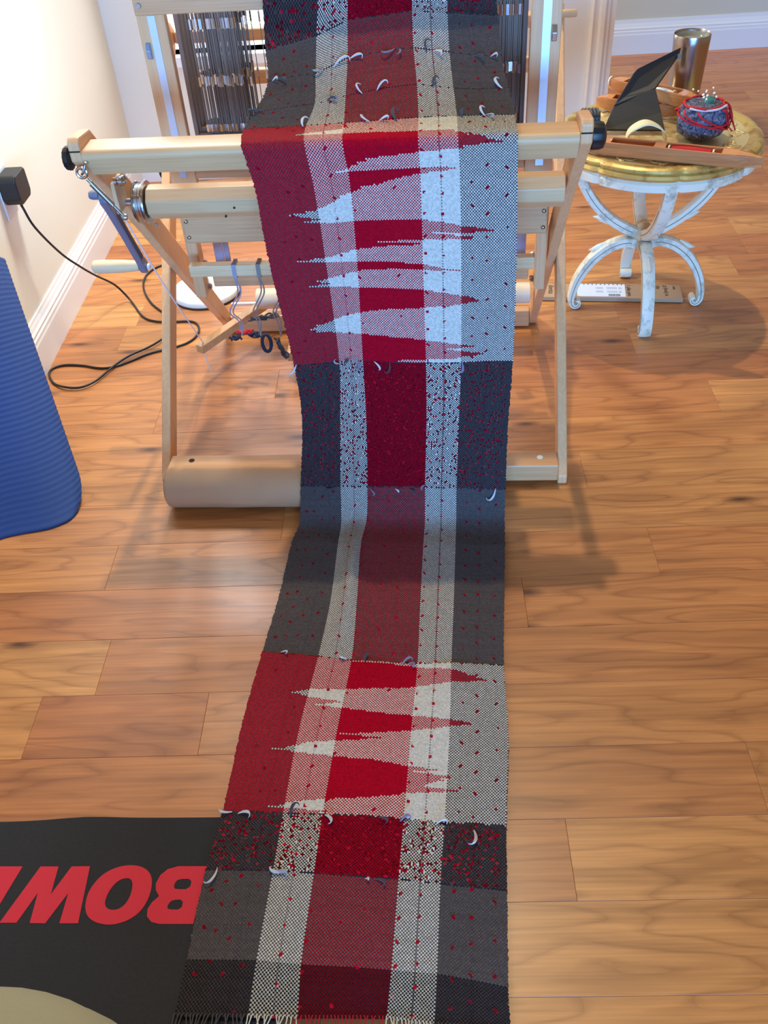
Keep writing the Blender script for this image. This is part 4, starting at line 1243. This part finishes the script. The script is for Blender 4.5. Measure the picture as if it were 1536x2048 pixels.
# ------------------------------------------------------------------ things on the table
ZT = 0.4725
def shuttle(name, label, loc, rz, L, bob=None, tilt=0.0, group='weaving shuttles', split=True):
    t = thing(name, label, 'shuttle', loc, rz, group)
    t.rotation_euler = (0, tilt, rz)
    SW = wood('shuttle_wood', rgb(206, 138, 84), rgb(170, 102, 58), 0, rough=0.35)
    hl, hw, hh = L / 2, 0.021, 0.030
    st = [(-1.0, 0.02, 0.55), (-0.93, 0.34, 0.62), (-0.85, 0.62, 0.82), (-0.74, 0.88, 0.98), (-0.6, 1, 1), (0.6, 1, 1), (0.74, 0.88, 0.98), (0.85, 0.62, 0.82), (0.93, 0.34, 0.62), (1.0, 0.02, 0.55)]
    bm = bmesh.new()
    prev = None
    for x, w, h in st:           # hull: outer U section, hollow between the end blocks
        zc = hh * 0.55
        z1 = zc + (hh - zc) * h
        z0 = zc - zc * h
        ring = [bm.verts.new((x * hl, a * hw * w, b_)) for a, b_ in ((-0.7, z0), (0.7, z0), (1, (z0 + z1) / 2), (1, z1), (0.72, z1), (0.72, z0 + 0.003), (-0.72, z0 + 0.003), (-0.72, z1), (-1, z1), (-1, (z0 + z1) / 2))]
        if prev:
            for k in range(10):
                bm.faces.new((prev[k], prev[(k + 1) % 10], ring[(k + 1) % 10], ring[k]))
        else:
            bm.faces.new(ring[::-1])
        prev = ring
    bm.faces.new(prev)
    obj('hull', bm, SW, t, smooth=True)
    for s_ in (-1, 1):          # solid pointed ends
        bm = bmesh.new()
        prev = None
        for x, w, h in ((0.58, 1, 1), (0.74, 0.88, 0.98), (0.85, 0.62, 0.82), (0.93, 0.34, 0.62), (0.995, 0.03, 0.55)):
            zc = hh * 0.55
            ring = [bm.verts.new((s_ * x * hl, a * hw * w * 0.95, b_)) for a, b_ in ((-0.74, 0.002), (0.74, 0.002), (0.98, zc + (hh - zc) * h), (-0.98, zc + (hh - zc) * h))]
            if prev:
                for k in range(4):
                    bm.faces.new((prev[k], prev[(k + 1) % 4], ring[(k + 1) % 4], ring[k]))
            else:
                bm.faces.new(ring)
            prev = ring
        bm.faces.new(prev)
        obj('end_block', bm, wood('shuttle_tip', rgb(216, 150, 90), rgb(190, 122, 70), 0, rough=0.35), t)
    if split:
        obj('cross_block', B(-0.06 * L, 0.0, -hw * 0.75, hw * 0.75, 0.004, hh * 0.98), SW, t)
    if bob:
        lo, hi, c, r = bob
        bm = bmesh.new()
        prof = [(0.0, lo)] + [(r * (0.8 + 0.2 * math.sin(math.pi * k / 12)) * (1 + 0.03 * (k % 2)), lo + (hi - lo) * k / 12) for k in range(13)] + [(0.0, hi)]
        lathe(bm, prof, 18, (0, 0, hh * 0.62), axis='x')
        obj('yarn_bobbin', bm, c, t, smooth=True)
        for x in (lo - 0.005, hi + 0.005):
            bm = bmesh.new()
            lathe(bm, [(0.0, x - 0.0015), (0.012, x - 0.0015), (0.012, x + 0.0015), (0.0, x + 0.0015)], 16, (0, 0, hh * 0.62), axis='x')
            obj('bobbin_end', bm, mat('bobbin_cream', rgb(240, 226, 190), 0.5), t, smooth=True)
        if split:
            bm = bmesh.new()
            lathe(bm, [(0.0, -0.125), (0.012, -0.125), (0.012, -0.122), (0.0, -0.122)], 16, (0, 0, hh * 0.62), axis='x')
            obj('bobbin_end', bm, mat('bobbin_cream', rgb(240, 226, 190), 0.5), t, smooth=True)
    return t
shuttle('boat_shuttle', 'long wooden boat shuttle with red bobbin across the front of the gold table', (0.568, 2.078, ZT), math.radians(-23.5), 0.42, (0.012, 0.098, REDY, 0.0125))
shuttle('boat_shuttle', 'wooden boat shuttle with white bobbin behind the black folio', (0.598, 2.382, 0.5035), math.radians(-45.7), 0.265, (0.005, 0.055, mat('white_bobbin_yarn', rgb(235, 232, 228), 0.8), 0.011))
shuttle('boat_shuttle', 'pale wooden boat shuttle mostly hidden behind the black folio', (0.566, 2.383, 0.4730), math.radians(-29), 0.215, None, split=False)
# steel tumbler
tm = thing('steel_tumbler', 'tall brushed stainless steel tumbler at the back of the gold table', 'tumbler', (0.692, 2.443, 0.4665))
BR = mat('brushed_steel', rgb(176, 168, 162), 0.22, 1.0, vary=0.05, scale=90)
bm = bmesh.new()
lathe(bm, [(0.0, 0.0), (0.036, 0.0), (0.038, 0.003), (0.0395, 0.05), (0.0435, 0.145), (0.0445, 0.161), (0.0435, 0.165), (0.0415, 0.161), (0.040, 0.14), (0.036, 0.02), (0.0, 0.018)], 48)
obj('tumbler_body', bm, BR, tm, smooth=True)
bm = bmesh.new()
lathe(bm, [(0.0, 0.149), (0.036, 0.149), (0.038, 0.152), (0.0405, 0.160), (0.0408, 0.155), (0.040, 0.145), (0.0, 0.145)], 40)
obj('clear_lid', bm, mat('smoky_lid', rgb(150, 150, 140), 0.12), tm, smooth=True)
# black folio: standing panel with a flap leaning back over it
fo = thing('tablet_folio', 'black folding tablet folio propped open on the gold table', 'tablet case', (0.53, 2.27, ZT))
FO = mat('black_leather', rgb(30, 27, 26), 0.55, vary=0.1, scale=300, bump=0.15)
def panel(pts, th, name):
    bm = bmesh.new()
    P = [Vector(p) - Vector((0.53, 2.27, ZT)) for p in pts]
    n = (P[1] - P[0]).cross(P[2] - P[0]).normalized() * th
    a = [bm.verts.new(p) for p in P]
    b_ = [bm.verts.new(p + n) for p in P]
    bm.faces.new(a)
    bm.faces.new(b_[::-1])
    for i in range(len(P)):
        bm.faces.new((a[i], b_[i], b_[(i + 1) % len(P)], a[(i + 1) % len(P)]))
    return obj(name, bm, FO, fo, bevel=0.0015)
panel([(0.462, 2.262, 0.4735), (0.603, 2.238, 0.4735), (0.598, 2.275, 0.502), (0.588, 2.318, 0.5435), (0.500, 2.318, 0.528), (0.486, 2.300, 0.510)], 0.006, 'stand_panel')
panel([(0.490, 2.300, 0.515), (0.588, 2.320, 0.543), (0.654, 2.398, 0.593), (0.657, 2.400, 0.609), (0.548, 2.352, 0.580), (0.538, 2.348, 0.572)], 0.006, 'cover_flap')
obj('metal_clip', T([(-0.050, 0.028, 0.022), (-0.040, 0.030, 0.036), (-0.036, 0.030, 0.036), (-0.046, 0.028, 0.022), (-0.050, 0.028, 0.022)], 0.0012, 6), mat('clip_grey', rgb(150, 150, 155), 0.3, 0.8), fo)
obj('elastic_tab', B(0.118, 0.126, 0.115, 0.124, 0.118, 0.128), mat('grey_elastic', rgb(110, 108, 106), 0.7), fo)
# black ribbed pouch at the table's left edge
po = thing('zip_pouch', 'small black ribbed pouch between the loom knob and the folio', 'pouch', (0.432, 2.285, 0.4690))
bm = bmesh.new()
prism(bm, rounded(-0.026, 0.026, 0.0, 0.046, 0.012), -0.020, 0.020, 0)
obj('pouch_body', bm, mat('black_nylon', rgb(28, 30, 34), 0.45, bump=0.2, scale=120), po, smooth=True)
for k in range(5):
    bm = bmesh.new()
    x = -0.016 + 0.008 * k
    pr = rounded(-0.0275, 0.0275, -0.0005, 0.0475, 0.012)
    tube(bm, [(x, a, b_) for a, b_ in pr + pr[:1]], 0.0014, 5, False)
    obj('rib', bm, mat('black_nylon_rib', rgb(44, 48, 52), 0.4), po, smooth=True)
# cream ring (paper tape) standing in front of the folio
rg = thing('paper_tape', 'cream paper tape ring standing open in front of the black folio', 'tape', (0.548, 2.190, 0.4725))
bm = bmesh.new()
NS = 48
pv = None
for k in range(NS + 1):
    a = math.radians(-6 + 192 * k / NS)
    wob = 1 + 0.03 * math.sin(a * 5)
    cx_, cz_ = 0.047 * math.cos(a), 0.036 * math.sin(a) * wob
    ox_, oz_ = 0.0435 * math.cos(a), 0.033 * math.sin(a) * wob
    sl = 0.020
    ring = [bm.verts.new((cx_, -0.011, cz_ + 0.004)), bm.verts.new((cx_ * 0.96, 0.011 + sl * math.sin(a), cz_ * 0.92 + 0.004)), bm.verts.new((ox_ * 0.96, 0.011 + sl * math.sin(a), oz_ * 0.92 + 0.004)), bm.verts.new((ox_, -0.011, oz_ + 0.004))]
    if pv:
        for i in range(4):
            bm.faces.new((pv[i], pv[(i + 1) % 4], ring[(i + 1) % 4], ring[i]))
    else:
        bm.faces.new(ring[::-1])
    pv = ring
bm.faces.new(pv)
obj('tape_band', bm, mat('cream_paper', rgb(236, 224, 184), 0.65, vary=0.05), rg, smooth=True)
# felted pincushion tied with red yarn
pc = thing('pincushion', 'blue-grey felted wool pincushion tied with red yarn and stuck with pins', 'pincushion', (0.676, 2.207, 0.4725))
def felt():
    m = bpy.data.materials.new('marled_felt')
    m.use_nodes = True
    nt = m.node_tree
    N, Lk = nt.nodes, nt.links
    b = N['Principled BSDF']
    b.inputs['Roughness'].default_value = 0.95
    tc = N.new('ShaderNodeTexCoord')
    nz = N.new('ShaderNodeTexNoise'); nz.inputs['Scale'].default_value = 48; nz.inputs['Detail'].default_value = 3; nz.inputs['Distortion'].default_value = 2.5
    rp = N.new('ShaderNodeValToRGB')
    e = rp.color_ramp.elements
    e[0].position = 0.30; e[0].color = rgb(30, 30, 44)
    e[1].position = 0.74; e[1].color = rgb(196, 198, 206)
    x = e.new(0.44); x.color = rgb(62, 62, 80)
    x = e.new(0.55); x.color = rgb(96, 104, 128)
    x = e.new(0.64); x.color = rgb(112, 98, 104)
    Lk.new(tc.outputs['Object'], nz.inputs['Vector']); Lk.new(nz.outputs['Fac'], rp.inputs['Fac']); Lk.new(rp.outputs['Color'], b.inputs['Base Color'])
    bp = N.new('ShaderNodeBump'); bp.inputs['Distance'].default_value = 0.004; bp.inputs['Strength'].default_value = 0.7
    Lk.new(nz.outputs['Fac'], bp.inputs['Height']); Lk.new(bp.outputs['Normal'], b.inputs['Normal'])
    return m
bm = bmesh.new()
lathe(bm, [(0.0, 0.0), (0.036, 0.0), (0.050, 0.008), (0.057, 0.026), (0.058, 0.045), (0.052, 0.064), (0.040, 0.073), (0.020, 0.074), (0.0, 0.071)], 40, mod=lambda a, r, z: 1 + 0.045 * math.sin(3 * a + z * 60) + 0.03 * math.sin(7 * a - z * 90))
obj('felt_body', bm, felt(), pc, smooth='all')
rr = random.Random(5)
for k in range(3):
    pts = []
    for q in range(22):
        t_ = q / 21
        a = math.radians(-200 + 300 * t_ + 40 * k)
        z = 0.066 - (0.030 + 0.012 * k) * math.sin(math.pi * t_)
        r = 0.0595 + 0.002 * rr.random() - (0.012 if z > 0.06 else 0)
        pts.append((r * math.cos(a), r * math.sin(a), z))
    obj('yarn_wrap', T(spline(pts, 2), 0.0022, 6), REDY, pc, smooth='all')
bm = bmesh.new()
tube(bm, [(0.044 * math.cos(a), 0.044 * math.sin(a), 0.073 + 0.002 * math.sin(5 * a)) for a in np.linspace(0, 2 * math.pi, 40)], 0.0030, 6)
obj('yarn_wrap', bm, REDY, pc, smooth='all')
bm = bmesh.new()
for k in range(12):
    a = math.radians(rr.uniform(-55, 15))
    r = 0.050
    p0_ = Vector((r * math.cos(a), r * math.sin(a), 0.070))
    pts = [p0_, p0_ + Vector((0.010, rr.uniform(-.006, .006), -0.006)), p0_ + Vector((0.016 + rr.uniform(0, .008), rr.uniform(-.01, .01), -0.032)), p0_ + Vector((0.018 + rr.uniform(-.006, .014), rr.uniform(-.012, .012), -0.062 + rr.uniform(0, 0.02)))]
    tube(bm, spline(pts, 4), 0.0016, 5)
obj('yarn_tassel', bm, REDY, pc, smooth='all', kind='stuff')
obj('white_string', T(spline([(-0.040, -0.030, 0.072), (-0.01, -0.044, 0.070), (0.02, -0.044, 0.072), (0.045, -0.025, 0.074)], 6), 0.0024, 6), mat('white_fleece', rgb(202, 196, 198), 0.9), pc, smooth='all')
bm = bmesh.new()
lathe(bm, [(0.0, 0.070), (0.016, 0.071), (0.014, 0.080), (0.006, 0.084), (0.0, 0.084)], 16, (0.012, 0.006, 0))
obj('green_tuft', bm, mat('green_felt', rgb(52, 110, 92), 0.9), pc, smooth=True)
PIN, PH = mat('pin_steel', rgb(200, 200, 205), 0.25, 1.0), mat('pin_head', rgb(244, 234, 214), 0.3)
for k in range(16):
    a, r = rr.uniform(0, 6.28), rr.uniform(0.008, 0.040)
    p0_ = Vector((r * math.cos(a), r * math.sin(a), 0.070))
    p1_ = p0_ + Vector((rr.uniform(-.008, .008), rr.uniform(-.008, .008), rr.uniform(0.016, 0.030)))
    pn = obj('pin', T([p0_, p1_], 0.0005, 5), PIN, pc)
    bm = bmesh.new()
    bmesh.ops.create_uvsphere(bm, u_segments=8, v_segments=6, radius=0.0024, matrix=Matrix.Translation(p1_))
    obj('pin_head', bm, PH, pn, smooth='all')

# ------------------------------------------------------------------ flat carton under the table
bx = thing('cardboard_carton', 'flat brown cardboard carton with white label on the floor under the table', 'carton', (0.343, 2.3010, 0), math.radians(-7.0))
obj('carton_board', B(0.0, 0.384, 0.0, 0.078, 0.002, 0.014), mat('carton_kraft', rgb(176, 142, 108), 0.8, vary=0.05, scale=30), bx, bevel=0.0015)
lb = obj('white_label', B(0.100, 0.232, 0.006, 0.076, 0.0141, 0.0146), mat('label_paper', rgb(236, 240, 248), 0.55), bx)
INK, INKG = mat('black_ink', rgb(48, 42, 40), 0.8), mat('grey_ink', rgb(150, 160, 178), 0.8)
bm = bmesh.new()
for k in range(11):
    box(bm, 0.107 + 0.0115 * k, 0.110 + 0.0115 * k, 0.0715, 0.0755, 0.0146, 0.0149)
obj('edge_ticks', bm, INK, lb)
bm = bmesh.new()
xx = 0.186
for k in range(16):
    w = random.choice((0.0006, 0.001, 0.0015))
    box(bm, xx, xx + w, 0.008, 0.020, 0.0146, 0.0149)
    xx += w + random.choice((0.0006, 0.001))
obj('barcode', bm, INK, lb)
bm = bmesh.new()
for y in (0.054, 0.049, 0.034, 0.029):
    for x0, x1 in ((0.152, 0.172), (0.182, 0.210), (0.214, 0.222)):
        box(bm, x0, x1, y, y + 0.0016, 0.0146, 0.0149)
obj('label_print', bm, INKG, lb)
for body, x, y, sz, rot in (('ilenta', 0.022, 0.066, 0.022, -90), ('1 plas pus', 0.238, 0.074, 0.016, -90), ('rted', 0.286, 0.070, 0.016, -90), ('(by', 0.318, 0.070, 0.014, -90), ('g (not) is', 0.338, 0.072, 0.016, -90), ('use', 0.362, 0.068, 0.013, -90)):
    me = text_mesh(body, sz)
    t_ = bpy.data.objects.new('carton_lettering', me)
    C.objects.link(t_)
    t_.parent = bx
    t_.location = (x, y, 0.0142)
    t_.rotation_euler = (0, 0, math.radians(rot))
    me.materials.append(INK)

# ------------------------------------------------------------------ unidentified khaki shape at the photographer's side, modelled as a pouf
pf = thing('khaki_shape', 'unidentified rounded khaki shape cut off by the lower left corner, modelled as a pouf', 'pouf', (-0.445, 0.122, 0.0070))
bm = bmesh.new()
lathe(bm, [(0.0, 0.0), (0.20, 0.0), (0.225, 0.02), (0.240, 0.10), (0.245, 0.28), (0.238, 0.35), (0.21, 0.395), (0.13, 0.42), (0.0, 0.43)], 56)
obj('shape_body', bm, mat('khaki_canvas', rgb(150, 142, 112), 0.9, vary=0.05, scale=200, bump=0.1), pf, smooth='all')
bm = bmesh.new()
tube(bm, [(0.244 * math.cos(a), 0.244 * math.sin(a), 0.300) for a in np.linspace(0, 2 * math.pi, 57)], 0.004, 8, False)
obj('piping', bm, mat('khaki_piping', rgb(140, 132, 104), 0.9), pf, smooth='all')
